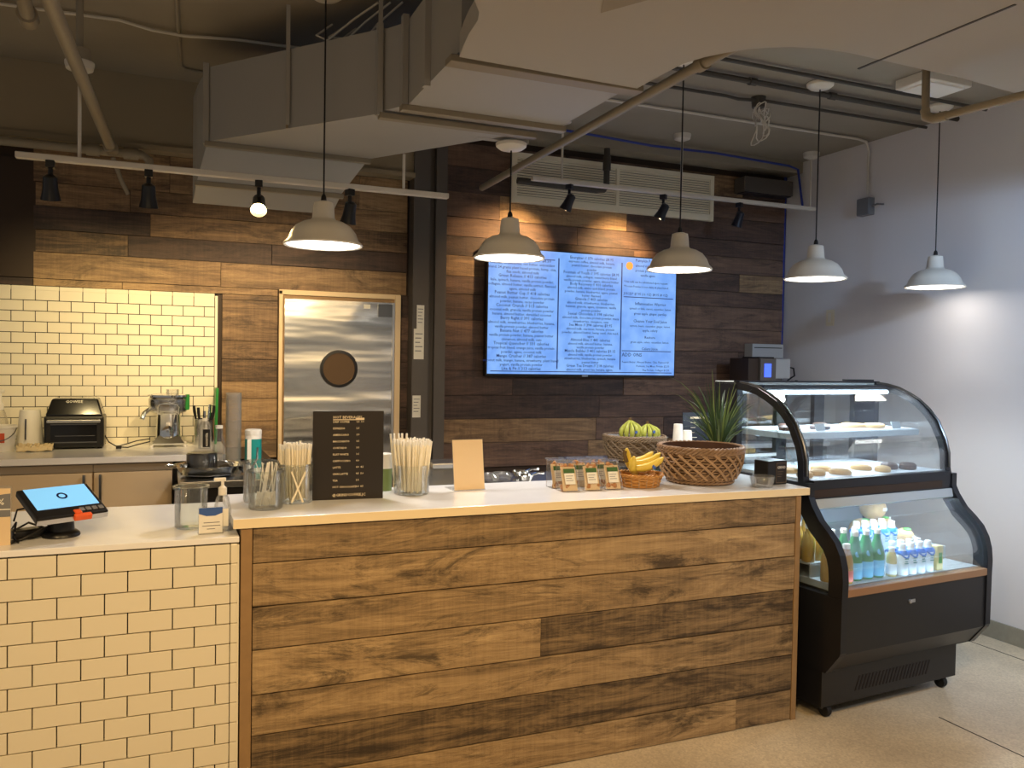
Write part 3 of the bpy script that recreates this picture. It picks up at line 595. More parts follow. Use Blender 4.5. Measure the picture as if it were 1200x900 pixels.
# bucket, pump bottle, jug, cloth
bk = thing('bucket', 'white plastic bucket with an orange label at the end of the back worktop', 'bucket', (-.715, 4.62, ZB))
part('body', MB().lathe([(.056, 0), (.066, .11), (.07, .112), (.07, .124), (.064, .124), (.062, .11), (.053, .004)], n=28), 'white_plastic', bk, True)
part('handle', MB().tube([(.068*math.cos(x), .068*math.sin(x)*.3-.066*abs(math.sin(x))*.98, .115-.06*math.sin(-x)) for x in [PI+PI*i/14 for i in range(15)]], .0025, 6), 'steel_dark', bk, True)
part('label', MB().box((-.035, -.064, .045), (.025, -.058, .09)), 'red_label', bk)
pb = thing('pump_bottle', 'tall clear pump bottle standing behind the white bucket', 'bottle', (-.735, 4.74, ZB))
part('body', MB().lathe([(.03, 0), (.034, .01), (.034, .13), (.022, .18), (.012, .20)], n=18), 'frosted_plastic', pb, True); part('pump_collar', MB().lathe([(.016, .19), (.016, .22), (.007, .235), (.007, .28)], n=14), 'white_plastic', pb, True); part('pump_nozzle', MB().box((-.03, -.008, .275), (.018, .008, .29)), 'white_plastic', pb, bev=.003)
tj = thing('towel_dispenser', 'cream tapered plastic canister with a slot beside the air fryer oven', 'canister', (-.603, 4.71, ZB))
part('body', MB().lathe([(.062, 0), (.062, .01), (.046, .185), (.044, .192), (.001, .193)], n=28), 'white_plastic', tj, True); part('slot', MB().tube([(-.012, -.063, .05), (-.012, -.054, .15)], .004, 6), 'steel_dark', tj, True)
cl = MB(); G = 14
cl.add([(-.075+.15*i/G, -.035+.07*k/G, .006+.034*abs(math.sin(i*.9+k*.5))*math.sin(PI*k/G)+.010*math.sin(k*1.9+i*.4)**2) for i in range(G+1) for k in range(G+1)], [(i*(G+1)+k, i*(G+1)+k+1, (i+1)*(G+1)+k+1, (i+1)*(G+1)+k) for i in range(G) for k in range(G)])
co = part('dish_cloth', cl, 'cloth', None, True, loc=(-.565, 4.575, ZB-.004)); tag(co, 'crumpled cream cloth in front of the plastic canister', 'cloth'); sm = co.modifiers.new('solid', 'SOLIDIFY'); sm.thickness = .004
ck = thing('utensil_crock', 'steel crock full of kitchen tools on the back worktop', 'utensil holder', (.205, 4.70, ZB))
part('pot', MB().lathe([(.048, 0), (.05, .005), (.05, .135), (.054, .14), (.046, .14), (.044, .01)], n=24), 'steel', ck, True)
for k, (ax, ay, hh, mm) in enumerate(((-.05, 0, .21, 'black_plastic'), (-.03, -.01, .2, 'black_plastic'), (.0, .01, .18, 'chrome'), (.025, 0, .215, 'chrome'), (.045, -.01, .21, 'black_plastic'), (.03, .02, .17, 'black_plastic'))):
    part('utensil', MB().tube([(ax*.4, ay, .02), (ax*.8, ay, .12), (ax, ay*1.4, hh*.86), (ax*1.05, ay*1.4, hh)], [.004, .005, .008, .007], 8), mm, ck, True)
gs = thing('green_board', 'thin green cutting board standing on edge against the tile edge', 'cutting board', (.262, 4.80, ZB))
part('board', MB().box((-.007, -.07, 0), (.007, .07, .30)), 'green_plastic', gs, bev=.003, rot=(0, .03, 0))
cb = thing('power_cord', 'thin black cord between air fryer oven and juicer', 'cord', (0, 0, ZB))
part('cord', MB().tube([(-.27, 4.70, .06), (-.25, 4.66, .03), (-.21, 4.62, .008), (-.16, 4.60, .006), (-.11, 4.61, .02), (-.06, 4.63, .03)], .003, 6), 'black_cord', cb, True); part('cord', MB().tube([(-.20, 4.62, .012), (-.12, 4.64, .035), (-.06, 4.68, .04)], .003, 6), 'black_cord', cb, True); part('cord_clip', MB().box((-.215, 4.605, .0), (-.19, 4.63, .014)), 'black_cord', cb)
# steel table with pans, bottles
st = thing('prep_table', 'stainless table holding the pot and bowl behind the tiled counter', 'table', (.065, 3.80, 0))
part('table_top', MB().box((0, 0, .90), (.95, .42, .93)), 'steel', st, bev=.003); part('undershelf', MB().box((.02, .02, .25), (.93, .40, .27)), 'steel_dark', st); part('apron', MB().box((.015, .02, .40), (.93, .40, .90)), 'black_plastic', st)
for x in (.03, .92):
    for y in (.03, .39): part('leg', MB().tube([(x, y, 0), (x, y, .9)], .018, 10), 'steel', st, True)
po = thing('cooking_pot', 'dull grey metal pot upside down inside the steel bowl', 'pot', (.165, 4.0, .938))
part('body', MB().lathe([(.066, 0), (.066, .09), (.06, .096), (.001, .096)], n=28), 'steel_dark', po, True); part('handle', MB().box((-.09, -.04, .0), (-.06, -.02, .05)), 'steel_dark', po, bev=.004)
bw = thing('steel_bowl', 'shiny stainless bowl with a rolled rim on the prep table', 'bowl', (.195, 3.985, .93))
part('body', MB().lathe([(.08, 0), (.12, .015), (.145, .05), (.15, .052), (.142, .046), (.116, .010), (.08, .006), (.001, .006)], n=32), 'chrome', bw, True)
for s in (-1, 1): part('handle', MB().tube([(s*.14, -.04, .045), (s*.175, -.03, .05), (s*.18, 0, .05), (s*.175, .03, .05), (s*.14, .04, .045)], .005, 6), 'chrome', bw, True)
sl = thing('ladle', 'polished steel ladle leaning in front of the plastic sleeve stack', 'ladle', (.355, 3.99, .934))
part('cup', MB().lathe([(.001, 0), (.02, .004), (.034, .022), (.037, .035), (.033, .033), (.018, .010), (.001, .006)], n=18), 'chrome', sl, True); part('handle', MB().tube([(.03, 0, .03), (.05, .02, .06), (.055, .05, .11)], .005, 6), 'chrome', sl, True)
eb = thing('water_bottle', 'clear water bottle with a black vertical label beside the utensil crock', 'bottle', (.20, 4.52, ZB))
part('body', MB().lathe([(.030, 0), (.032, .008), (.032, .115), (.022, .135), (.012, .142)], n=18), 'clear_plastic', eb, True); part('label', MB().box((-.012, -.0345, .01), (.022, -.030, .10)), 'black_plastic', eb)
part('lettering', text_mesh([('essentia', 0, 0, .021, 'LEFT')], 'lettering', 'label_white'), None, eb, loc=(.012, -.0352, .014), rot=(0, -PI/2, 0)); part('cap', MB().lathe([(.013, .14), (.013, .155)], n=14), 'white_plastic', eb, True)
b2 = thing('squeeze_bottle', 'slim clear plastic bottle beside the tall plastic sleeve', 'bottle', (.245, 4.13, .93))
part('body', MB().lathe([(.026, 0), (.028, .008), (.028, .13), (.018, .17), (.016, .205)], n=18), 'clear_plastic', b2, True); part('cap', MB().lathe([(.017, .20), (.017, .215)], n=14), 'white_plastic', b2, True)
pl = thing('cup_sleeve', 'tall translucent sleeve of stacked clear lids in front of the wooden wall', 'lid stack', (.312, 4.165, .93))
part('sleeve', MB().lathe([(.036, 0), (.036, .365), (.034, .367), (.034, .002)], n=20, closed=True), 'frosted_plastic', pl, True)
q = MB()
for k in range(24): q.lathe([(.033, 0), (.034, .004), (.033, .008)], (0, 0, .006+.0148*k), 18)
part('lids', q, 'frosted_plastic', pl, True)
te = thing('wipes_canister', 'white canister with a teal label on the prep table', 'canister', (.398, 4.12, .93))
part('body', MB().lathe([(.038, 0), (.038, .165), (.036, .17)], n=24), 'white_plastic', te, True); part('label', MB().lathe([(.0386, .015), (.0386, .15)], n=24), 'teal', te, True); part('lid', MB().lathe([(.038, .168), (.039, .172), (.039, .19), (.034, .195)], n=24), 'paper', te, True)
part('label_band', MB().box((-.03, -.0392, .015), (-.012, -.03, .15)), 'label_white', te)

# ------------------------------------------------------------------ tiled counter
tcn = thing('tiled_counter', 'low counter clad in white subway tiles with dark grout', 'counter', (0, 2.711, 0))
part('body', MB().box((-2.2, .012, 0), (.214, .62, .886)), 'grout', tcn)
FP, FR = .1236, .0624; FX = .2
ft = MB().box((-FP/2+.0016, -.012, -FR/2+.0016), (FP/2-.0016, .014, FR/2-.0016)).mesh('tile', 'tile')
def halft(w): return MB().box((-w/2+.0016, -.012, -FR/2+.0016), (w/2-.0016, .014, FR/2-.0016)).mesh('tile', 'tile')
# joints measured from the photograph: first row has its last joint at x = .0924, tile counter edge at .196
J0 = -.5025*.8+4*FP
ZT = 1.4712+(-.72681)*.8
ew = .196-J0; e1 = halft(ew); e2 = halft(ew-FP/2)
for r in range(15):
    z = ZT-FR*(r+.5)
    if z < FR*.4: break
    if r % 2 == 0:
        part('tile', e1, None, tcn, bev=.0012, loc=(J0+ew/2, 0, z)); xs = [J0-FP*(k+.5) for k in range(11)]
    else:
        part('tile', e2, None, tcn, bev=.0012, loc=(J0+FP/2+(ew-FP/2)/2, 0, z)); xs = [J0-FP*k for k in range(11)]
    for x in xs: part('tile', ft, None, tcn, bev=.0012, loc=(x, 0, z))
    part('edge_tile', MB().box((.1965, -.012, -FR/2+.0006), (.217, .014, FR/2-.0006)), 'tile', tcn, bev=.003, loc=(0, 0, z))
part('edge_return', MB().box((.2165, -.010, 0), (.222, .4, .886)), 'tile', tcn)
part('cabinet_back', MB().box((-2.2, .62, 0), (.214, .63, .886)), 'cabinet_white', tcn)
wt = tag(part('worktop', MB().box((-2.2, 2.695, .8935), (.2215, 3.36, .912)), 'quartz', bev=.002), 'white quartz worktop of the tiled counter under the till', 'worktop')
# ------------------------------------------------------------------ wooden counter
wc = thing('wooden_counter', 'tall counter clad in wide weathered wooden planks', 'counter', (0, 2.711, 0))
part('body', MB().box((.226, .02, 0), (2.43, .44, .935)), 'dark_panel', wc)
def cplank(x0, x1, z0, z1):
    d = rnd.choice((.010, .012, .014)); hw, hh = (x1-x0)/2-.001, (z1-z0)/2-.0018
    me = MB().box((-hw, -d, -hh), (hw, .02, hh)).mesh('plank', 'counter_wood'); part('plank', me, None, wc, bev=.0015, loc=((x0+x1)/2, 0, (z0+z1)/2))
zs = (.935, .822, .684, .548, .405, .275, .128, .002)
cuts = ((), (), (), (1.26,), (), (), (2.13,))
for i in range(7):
    xs = [.262, *cuts[i], 2.408]
    for k in range(len(xs)-1): cplank(xs[k], xs[k+1], zs[i+1], zs[i])
part('corner_trim', MB().box((.2265, -.014, 0), (.2605, .03, .935)), 'trim_wood', wc, bev=.0015); part('corner_trim', MB().box((2.409, -.014, 0), (2.434, .44, .935)), 'trim_wood', wc, bev=.0015)
wt = thing('counter_worktop', 'white quartz worktop with a cream front edge on the wooden counter', 'worktop', (0, 0, 0))
part('slab', MB().box((.203, 2.694, .9365), (2.471, 3.19, .966)), 'quartz', wt, bev=.002); part('front_edge', MB().box((.203, 2.690, .9365), (2.471, 2.694, .9655)), 'quartz_edge', wt)
Z1, Z0 = .9662, .9122

# ------------------------------------------------------------------ things on the tiled counter
s = thing('table_sign', 'cream card sign with a grey arch standing at the end of the tiled counter', 'sign', (-.46, 2.775, Z0))
part('card', MB().box((-.07, 0, 0), (.055, .004, .165), ), 'paper_tan', s); part('arch', MB().prism([(-.07, .083), (.055, .083), (.055, .150)]+[(.055-.125*i/10, .150-.035*(i/10)**1.6) for i in range(1, 11)], -.0008, 0, 'xzy'), 'steel_dark' if False else 'grey_plastic', s); part('stripe', MB().box((-.07, -.0012, .103), (.055, -.0008, .106)), 'label_white', s)
part('lettering', text_mesh([('20%', .04, .118, .026, 'RIGHT')], 'lettering', 'label_white'), None, s, loc=(0, -.0014, 0)); part('holder', MB().box((-.074, .004, 0), (.058, .008, .172)).box((-.074, .004, 0), (.058, .05, .004)), 'clear_plastic', s)
p = thing('card_terminal', 'black till terminal with a lit pale blue touch screen on a round base', 'payment terminal', (-.285, 2.87, Z0), .52)
part('base', MB().lathe([(.052, 0), (.054, .003), (.052, .010), (.042, .018), (.001, .019)], n=28), 'black_plastic', p, True); part('stem', MB().lathe([(.038, .012), (.036, .05), (.037, .085), (.03, .09)], n=24), 'black_plastic', p, True); part('stem_foot', MB().box((-.13, .01, .004), (-.03, .06, .03)), 'black_plastic', p, bev=.006)
M = Matrix.Translation((.0, -.01, .100)) @ Matrix.Diagonal((.86, .92, 1, 1)) @ Matrix.Rotation(math.radians(24), 4, 'X')
hd = part('head', MB().box((-.122, -.085, -.010), (.122, .085, .012), M), 'black_plastic', p, bev=.005); part('front_strip', MB().box((-.120, -.0865, -.011), (.120, -.083, .005), M), 'silver', hd)
part('display', MB().box((-.102, -.040, .012), (.108, .080, .0130), M), 'pos_screen', hd); part('logo_ring', MB().lathe([(.011, .0132), (.018, .0132), (.018, .0137), (.011, .0137)], (.006, .024, 0), 22, M, closed=True), 'pos_ring', hd)
for k in range(4): part('key', MB().box((.028+.022*k, -.072, .012), (.045+.022*k, -.054, .0150), M), 'grey_plastic', hd, bev=.002)
part('card_tag', MB().box((.0, -.096, -.006), (.06, -.080, .012), M).box((.005, -.083, .010), (.03, -.062, .0155), M), 'orange', hd, bev=.003)
k_ = thing('terminal_cables', 'looped black cables beside the till terminal', 'cables', (-.372, 2.835, Z0))
for pts in ([(-.04, .05, .05), (-.03, .04, .085), (.02, .06, .09), (.07, .10, .105)], [(-.03, .02, .03), (.0, .04, .045), (.05, .03, .025), (.10, .04, .02)], [(-.04, -.03, .004), (-.01, -.02, .006), (.03, .0, .025), (.055, .01, .035), (.06, .02, .034), (.04, .02, .028), (-.01, .0, .012), (-.03, -.06, .005)], [(-.05, .08, .02), (-.03, .02, .05), (-.03, -.02, .02), (-.015, -.05, .004)]):
    part('cable', MB().tube(pts, .0032, 6), 'black_cord', k_, True)
part('power_brick', MB().box((-.04, .03, 0), (.02, .06, .02)), 'black_plastic', k_, bev=.005)
def jar(label, x, y, z, r, h, lipped=.006, rim=True):
    t = thing('glass_jar', label, 'jar', (x, y, z))
    part('vessel', MB().lathe([(.001, 0), (r-.004, 0), (r, .006), (r, h-.012), (r+lipped, h-.004), (r+lipped, h), (r-.002, h), (r-.003, h-.012), (r-.003, .008), (.001, .007)], n=36), 'jar_glass', t, True)
    if rim: part('rim', MB().lathe([(r-.001, h-.007), (r+lipped+.001, h-.006), (r+lipped+.001, h+.001), (r-.002, h+.001)], n=36, closed=True), 'jar_glass', t, True)
    return t
jar('empty clear glass tip jar with a wide rim on the tiled counter', .087, 2.885, Z0, .050, .135)
cs = thing('card_stand', 'white card with a blue top edge in a clear stand before the tip jar', 'card stand', (.142, 2.765, Z0), .06)
part('card', MB().box((-.036, 0, .001), (.034, .002, .082)), 'paper', cs); part('band', MB().prism([(-.036, .082), (.034, .082), (.034, .064), (.012, .056), (-.014, .056), (-.036, .064)], -.001, 0, 'xzy'), 'blue_card', cs)
q = MB()
for k, (x0, x1) in enumerate(((-.022, .026), (-.026, .028), (-.012, .012))): q.box((x0, -.001, .034-.010*k), (x1, -.0004, .036-.010*k))
part('print', q, 'grey_plastic', cs); part('holder', MB().box((-.038, .002, 0), (.036, .005, .084)).box((-.038, -.012, 0), (.036, .03, .003)), 'clear_plastic', cs)
sb = thing('sanitizer_bottle', 'clear pump bottle of sanitizer beside the wooden counter end', 'bottle', (.178, 2.80, Z0))
part('body', MB().lathe([(.024, 0), (.027, .006), (.027, .07), (.020, .105), (.012, .118)], n=20), 'clear_plastic', sb, True); part('collar', MB().lathe([(.013, .115), (.013, .138), (.005, .145), (.005, .165)], n=14), 'white_plastic', sb, True); part('nozzle', MB().box((-.026, -.006, .16), (.010, .006, .17)), 'white_plastic', sb, bev=.002); part('label', MB().box((-.010, -.0285, .02), (.016, -.026, .075)), 'label_white', sb)

# ------------------------------------------------------------------ things on the wooden counter
jar('short glass jar holding white plastic forks at the counter end', .318, 2.862, Z1, .056, .128, .004)
jar('empty glass jar behind the jar of forks', .315, 2.995, Z1, .058, .142, .003)
jar('glass jar packed with paper straws beside the black menu board', .428, 2.955, Z1, .058, .135, .004)
fk = MB().tube([(0, 0, 0), (0, 0, .10)], [.0035, .003], 6, flat=.4).box((-.010, -.001, -.02), (.010, .001, .0))
for k in range(4): fk.box((-.010+.0055*k, -.001, -.045), (-.0068+.0055*k, .001, -.02))
fme = fk.mesh('fork', 'white_plastic', True)
for k in range(9):
    a_ = rnd.uniform(0, 6.28); rr = rnd.uniform(.005, .025)
    o = part('plastic_fork', fme, None, None, loc=(.318+rr*math.cos(a_), 2.862+rr*math.sin(a_), Z1+.056), rot=(rnd.uniform(-.28, .28), rnd.uniform(-.35, .35), rnd.uniform(0, 3)))
    tag(o, 'white plastic fork standing in the short glass jar', 'fork', 'plastic forks in the short glass jar')
sme = MB().tube([(0, 0, 0), (0, 0, .183)], .0037, 7).mesh('straw', 'straw_paper', True)
tip = MB().tube([(0, 0, .172), (0, 0, .190)], .0040, 7).mesh('straw_wrapper_tip', 'paper', True)
def straws(cx, cy, z, r, n, lab, grp, lean=.06, zj=.012):
    for k in range(n):
        a_ = k*2.39996; rr = r*math.sqrt((k+.5)/n)
        o = thing('paper_straw', lab, 'straw', (cx+rr*math.cos(a_)*.88, cy+rr*math.sin(a_)*.88, z+.008+rnd.uniform(0, zj)), 0, grp, rot=(-math.sin(a_)*lean*rr/r+rnd.uniform(-.02, .02), math.cos(a_)*lean*rr/r+rnd.uniform(-.02, .02), 0))
        part('tube', sme, None, o); part('wrapper_tip', tip, None, o)
straws(.428, 2.955, Z1, .050, 46, 'paper-wrapped straw in the glass jar left of the black menu board', 'straws in the jar left of the menu board')
for k, (x, rx, ry) in enumerate(((.405, .0, -.35), (.452, .0, .42))):
    o = thing('paper_straw', 'paper-wrapped straw lying aslant across the straw jar left of the menu board', 'straw', (x+(.04 if ry < 0 else -.045), 2.898, Z1+.008), 0, 'slanting straws left of the menu board', rot=(-.02, ry, 0)); part('tube', sme, None, o, loc=(0, 0, -.0)).scale = (1, 1, .62)
mb_ = thing('menu_board', 'black hot beverages menu board standing between two straw jars', 'menu board', (.612, 2.958, Z1), -.076)
part('board', MB().box((-.125, 0, 0), (.125, .006, .316)), 'menu_black', mb_, bev=.001); part('easel_leg', MB().box((-.03, .006, .0), (.03, .010, .2)).box((-.03, .006, 0), (.03, .10, .004)), 'black_plastic', mb_)
tx = [('HOT BEVERAGES', -.055, .289, .0135, 'LEFT')]
for k, (nm, pr_) in enumerate((('DRIP COFFEE', '2.5  3.0'), ('ESPRESSO', '2.5'), ('AMERICANO', '3.0'), ('MACCHIATO', '3.5'), ('CORTADO', '3.5'), ('FLAT WHITE', '3.5'), ('CAPPUCCINO', '4.0'), ('LATTE', '4.0  4.5'), ('CHAI LATTE', '4.5  5.0'), ('TEA', '2.5'), ('HOT CHOCOLATE', '4.0  4.5'))):
    z = .274-.0232*k; tx += [(nm, -.055, z, .0098, 'LEFT'), (pr_, .027, z+.001, .0090, 'LEFT')]
tx.append(('@GRINDCOFFEE.JC', .003, .012, .0135, 'CENTER'))
part('lettering', text_mesh(tx, 'lettering', 'white_ink'), None, mb_, loc=(0, -.0006, 0)); part('rule', MB().box((-.055, -.0008, .2835), (.055, -.0002, .2865)).box((.025, -.0008, .2865), (.055, -.0002, .2915)), 'white_ink', mb_)
jar('wide glass jar packed with paper straws right of the black menu board', .862, 3.015, Z1, .066, .110, .002, False)
straws(.862, 3.015, Z1, .062, 64, 'paper-wrapped straw in the wide glass jar right of the black menu board', 'straws in the jar right of the menu board', .12)
for k in range(5):
    o = thing('paper_straw', 'paper-wrapped straw standing higher than the bundle right of the menu board', 'straw', (.806+.010*k, 3.05+.008*(k % 2), Z1+.034), 0, 'taller straws right of the menu board', rot=(.02, -.10+.03*k, 0)); part('tube', sme, None, o); part('wrapper_tip', tip, None, o)
gr = thing('cup_lid_stack', 'stack of white lids in a green wrapper behind the menu board', 'lid stack', (.785, 3.13, Z1))
part('wrapper', MB().lathe([(.030, 0), (.031, .09)], n=20), 'leaf_pale', gr, True); part('lids', MB().lathe([(.031, .085), (.032, .09), (.031, .14), (.026, .142)], n=20), 'white_plastic', gr, True)
qs = thing('acrylic_sign', 'plain tan card in a leaning clear acrylic stand on the worktop', 'sign', (1.10, 3.03, Z1), .05)
L = Matrix.Rotation(-.16, 4, 'X')
part('card', MB().box((-.064, -.002, .002), (.062, .0, .196), L), 'paper_tan', qs); part('stand', MB().box((-.066, .0, 0), (.064, .003, .199), L).box((-.066, -.004, 0), (.064, .10, .003)), 'clear_plastic', qs)
# snack boxes: leaning clear packs with nut bars
def snack(x, y, lab, rz=-.06):
    t = thing('snack_box', lab, 'snack pack', (x, y, Z1), rz, 'clear snack packs beside the bananas')
    A = [(-.040, .0), (.040, .0), (.030, .045), (-.030, .045)]
    sh = MB(); v0 = [(-.040, -.012, 0), (.040, -.012, 0), (.040, .055, 0), (-.040, .055, 0), (-.034, .030, .108), (.034, .030, .108), (.038, .062, .112), (-.038, .062, .112)]
    sh.add(v0, ((0, 3, 2, 1), (4, 5, 6, 7), (0, 1, 5, 4), (1, 2, 6, 5), (2, 3, 7, 6), (3, 0, 4, 7)))
    part('shell', sh, 'clear_plastic', t, bev=.004)
    part('shell_rim', MB().tube([(-.036, .034, .109), (.036, .034, .109), (.040, .064, .113), (-.040, .064, .113), (-.036, .034, .109)], .0025, 6), 'clear_plastic', t, True)
    S = Matrix.Translation((0, -.010, .004)) @ Matrix.Rotation(-.37, 4, 'X')
    part('label', MB().box((-.021, -.002, .026), (.021, -.001, .070), S), 'label_white', t); part('band', MB().box((-.023, -.0022, .070), (.023, -.001, .088), S), 'green_card', t)
    q = MB()
    for k in range(3): q.box((-.016, -.0026, .058-.009*k), (.014-.006*(k % 2), -.002, .060-.009*k), S)
    part('print', q, 'grey_plastic', t)
    part('back_card', MB().box((-.030, .006, .002), (.030, .010, .098), S), 'paper_tan', t)
    g = MB()
    for k in range(9): g.sphere((rnd.uniform(-.028, .028), rnd.uniform(.004, .02), rnd.uniform(.008, .022)), .011, 8, 5, (1, .8, rnd.uniform(.7, 1.3)))
    for k in range(6): g.sphere((rnd.uniform(-.022, .022), rnd.uniform(.034, .042), rnd.uniform(.085, .098)), .009, 8, 5)
    part('bars', g, 'nut', t, True)
for x, y, w_ in ((1.462, 2.885, 'farthest from the bananas'), (1.560, 2.885, 'between two others'), (1.655, 2.885, 'next to the banana basket')): snack(x, y, 'clear snack pack in the front row, '+w_)
for x, y, w_ in ((1.462, 2.975, 'farthest from the bananas'), (1.555, 2.975, 'between two others'), (1.645, 2.975, 'next to the banana basket')): snack(x, y, 'half-hidden clear snack pack in the rear row, '+w_)
# bananas
def banana_mesh(m, L=.16, r=.017, bend=1.1):
    n = 9; pts = []; rs = []
    R = L/bend
    for i in range(n):
        a_ = -bend/2+bend*i/(n-1); pts.append((R*math.sin(a_), 0, R*(1-math.cos(a_))))
        s_ = i/(n-1); rs.append(r*(.30 if i == 0 else .22 if i == n-1 else (.55+.45*math.sin(PI*min(1, max(0, s_))))) if i in (0, n-1) else r*(.6+.4*math.sin(PI*s_)))
    return MB().tube(pts, rs, 8).mesh('banana', m, True, 1.2)
bY, bG = banana_mesh('banana'), banana_mesh('banana_green', .12, .016, 1.0)
def basket_small(x, y):
    t = thing('bread_basket', 'small orange wicker basket holding yellow bananas', 'basket', (x, y, Z1))
    part('base', MB().lathe([(.076, 0), (.078, .004), (.001, .006)], n=32), 'wicker_orange', t, True)
    q = MB()
    for k in range(6):
        pts = [((.080+.0022*k+.003*math.sin(9*a_+k*PI))*math.cos(a_), (.080+.0022*k+.003*math.sin(9*a_+k*PI))*math.sin(a_), .005+.0075*k) for a_ in [2*PI*i/72 for i in range(73)]]
        q.tube(pts, .0042, 6, False)
    w_ = part('weave', q, 'wicker_orange', t, True); w_['kind'] = 'stuff'
    q = MB()
    for ph in (0, PI): q.tube([((.095+.004*math.cos(16*a_+ph))*math.cos(a_), (.095+.004*math.cos(16*a_+ph))*math.sin(a_), .049+.004*math.sin(16*a_+ph)) for a_ in [2*PI*i/96 for i in range(97)]], .0045, 6, False)
    part('rim', q, 'wicker_orange', t, True)
    for k in range(18): part('stake', MB().tube([(.082*math.cos(k*PI/9), .082*math.sin(k*PI/9), .002), (.093*math.cos(k*PI/9), .093*math.sin(k*PI/9), .048)], .003, 5), 'wicker_light', t)
basket_small(1.805, 2.945)
yb = thing('banana_bunch', 'bunch of ripe yellow bananas with a sticker in the small orange basket', 'bananas', (1.80, 2.93, Z1+.055))
for loc, rot in (((.015, -.035, .028), (.25, -.25, -.1)), ((.03, .0, .042), (.0, -.22, .05)), ((.02, .035, .045), (-.1, -.18, .12)), ((-.05, -.03, .022), (.5, .55, .9)), ((-.035, .02, .035), (.2, .75, .6))):
    o = part('banana', bY, None, yb, loc=loc, rot=rot)
part('stem', MB().tube([(-.075, -.02, .05), (-.085, -.022, .08), (-.083, -.02, .095)], [.010, .008, .009], 8), 'banana_tip', yb, True); part('stem', MB().tube([(-.055, .0, .06), (-.06, .0, .085), (-.058, .0, .095)], [.009, .006, .006], 8), 'banana', yb, True)
part('sticker', MB().lathe([(.009, 0), (.009, .001)], n=14, mtx=Matrix.Translation((.035, -.053, .03)) @ Matrix.Rotation(PI/2-.2, 4, 'X')), 'blue_card', yb)
def basket_big(label, x, y, z, r0, r1, h, m1, m2, n=26, sq=1.0):
    t = thing('wicker_basket', label, 'basket', (x, y, z))
    part('base', MB().lathe([(r0, 0), (r0, .006), (.001, .008)], n=40), m2, t, True)
    prof = lambda s_: r0+(r1-r0)*math.sin(min(1, s_*1.3)*PI/2)
    part('lining', MB().lathe([(prof(i/6)-.008, .004+h*.96*i/6) for i in range(7)]+[(prof(i/6)-.014, .008+h*.96*i/6) for i in range(6, -1, -1)], n=48, closed=True), 'wicker_dark', t, True)
    q = MB()
    for k in range(9):
        s_ = k/8; zz = h*(.20+.66*s_)
        q.tube([((prof(.18+.7*s_)-.004+.003*math.sin(26*a_+k*PI))*math.cos(a_), (prof(.18+.7*s_)-.004+.003*math.sin(26*a_+k*PI))*math.sin(a_), zz) for a_ in [2*PI*i/104 for i in range(105)]], .0046, 5, False)
    w_ = part('weave', q, m1, t, True); w_['kind'] = 'stuff'
    q = MB()
    for k in range(n):
        for dr, ph, dd in ((-1, 0, -.022), (-1, 0, .0), (-1, 0, .022), (1, .5, 0)):
            pts = []
            for i in range(8):
                s_ = i/7; a_ = 2*PI*(k+ph)/n+dr*.75*s_+dd; rr = prof(.16+.72*s_)+(.005 if dr < 0 else .002)
                pts.append((rr*math.cos(a_), rr*math.sin(a_), h*(.16+.72*s_)))
            q.tube(pts, .0028, 5, False)
    w_ = part('lattice', q, 'wicker_light' if m1 == 'wicker' else m1, t, True); w_['kind'] = 'stuff'
    q = MB()
    for zz, rr_ in ((.01, 0), (.022, .05), (.034, .1)):
        for ph in (0, PI): q.tube([((prof(rr_)+.004+.003*math.cos(20*a_+ph))*math.cos(a_), (prof(rr_)+.004+.003*math.cos(20*a_+ph))*math.sin(a_), zz+.003*math.sin(20*a_+ph)) for a_ in [2*PI*i/120 for i in range(121)]], .004, 5, False)
    part('foot_braid', q, m1, t, True)
    q = MB()
    for zz in (h*.88, h*.97):
        for ph in (0, 2*PI/3, 4*PI/3): q.tube([((r1+.006*math.cos(18*a_+ph))*math.cos(a_), (r1+.006*math.cos(18*a_+ph))*math.sin(a_), zz+.006*math.sin(18*a_+ph)) for a_ in [2*PI*i/140 for i in range(141)]], .0055, 6, False)
    part('rim_braid', q, m1, t, True)
    return t
basket_big('large round brown wicker basket with a lattice side on the worktop', 2.128, 2.975, Z1, .135, .176, .155, 'wicker', 'wicker_dark', 22)
# grass plant behind the big basket
pg = thing('potted_grass', 'potted plant with long thin grassy leaves behind the large basket', 'plant', (2.335, 3.125, Z1))
part('pot', MB().lathe([(.04, 0), (.045, .004), (.055, .10), (.058, .105), (.05, .105), (.045, .09), (.001, .09)], n=24), 'column_paint', pg, True)
SPEC = []
for k in range(96):
    ang = rnd.uniform(0, 2*PI); SPEC.append((ang, rnd.uniform(.20, .38), rnd.uniform(.02, .21), 'leaf' if k % 4 else 'leaf_pale'))
SPEC += [(PI*1.02, .49, .27, 'leaf_pale'), (PI*.98, .42, .26, 'leaf_pale'), (PI*.9, .41, .02, 'leaf_pale'), (PI*1.46, .40, .30, 'leaf'), (PI*1.52, .38, .26, 'leaf'), (PI*1.5, .33, .30, 'leaf_pale'), (PI*1.1, .26, .24, 'leaf_pale'), (PI*1.05, .30, .22, 'leaf'), (PI*1.48, .42, .22, 'leaf'), (PI*1.55, .36, .2, 'leaf')]
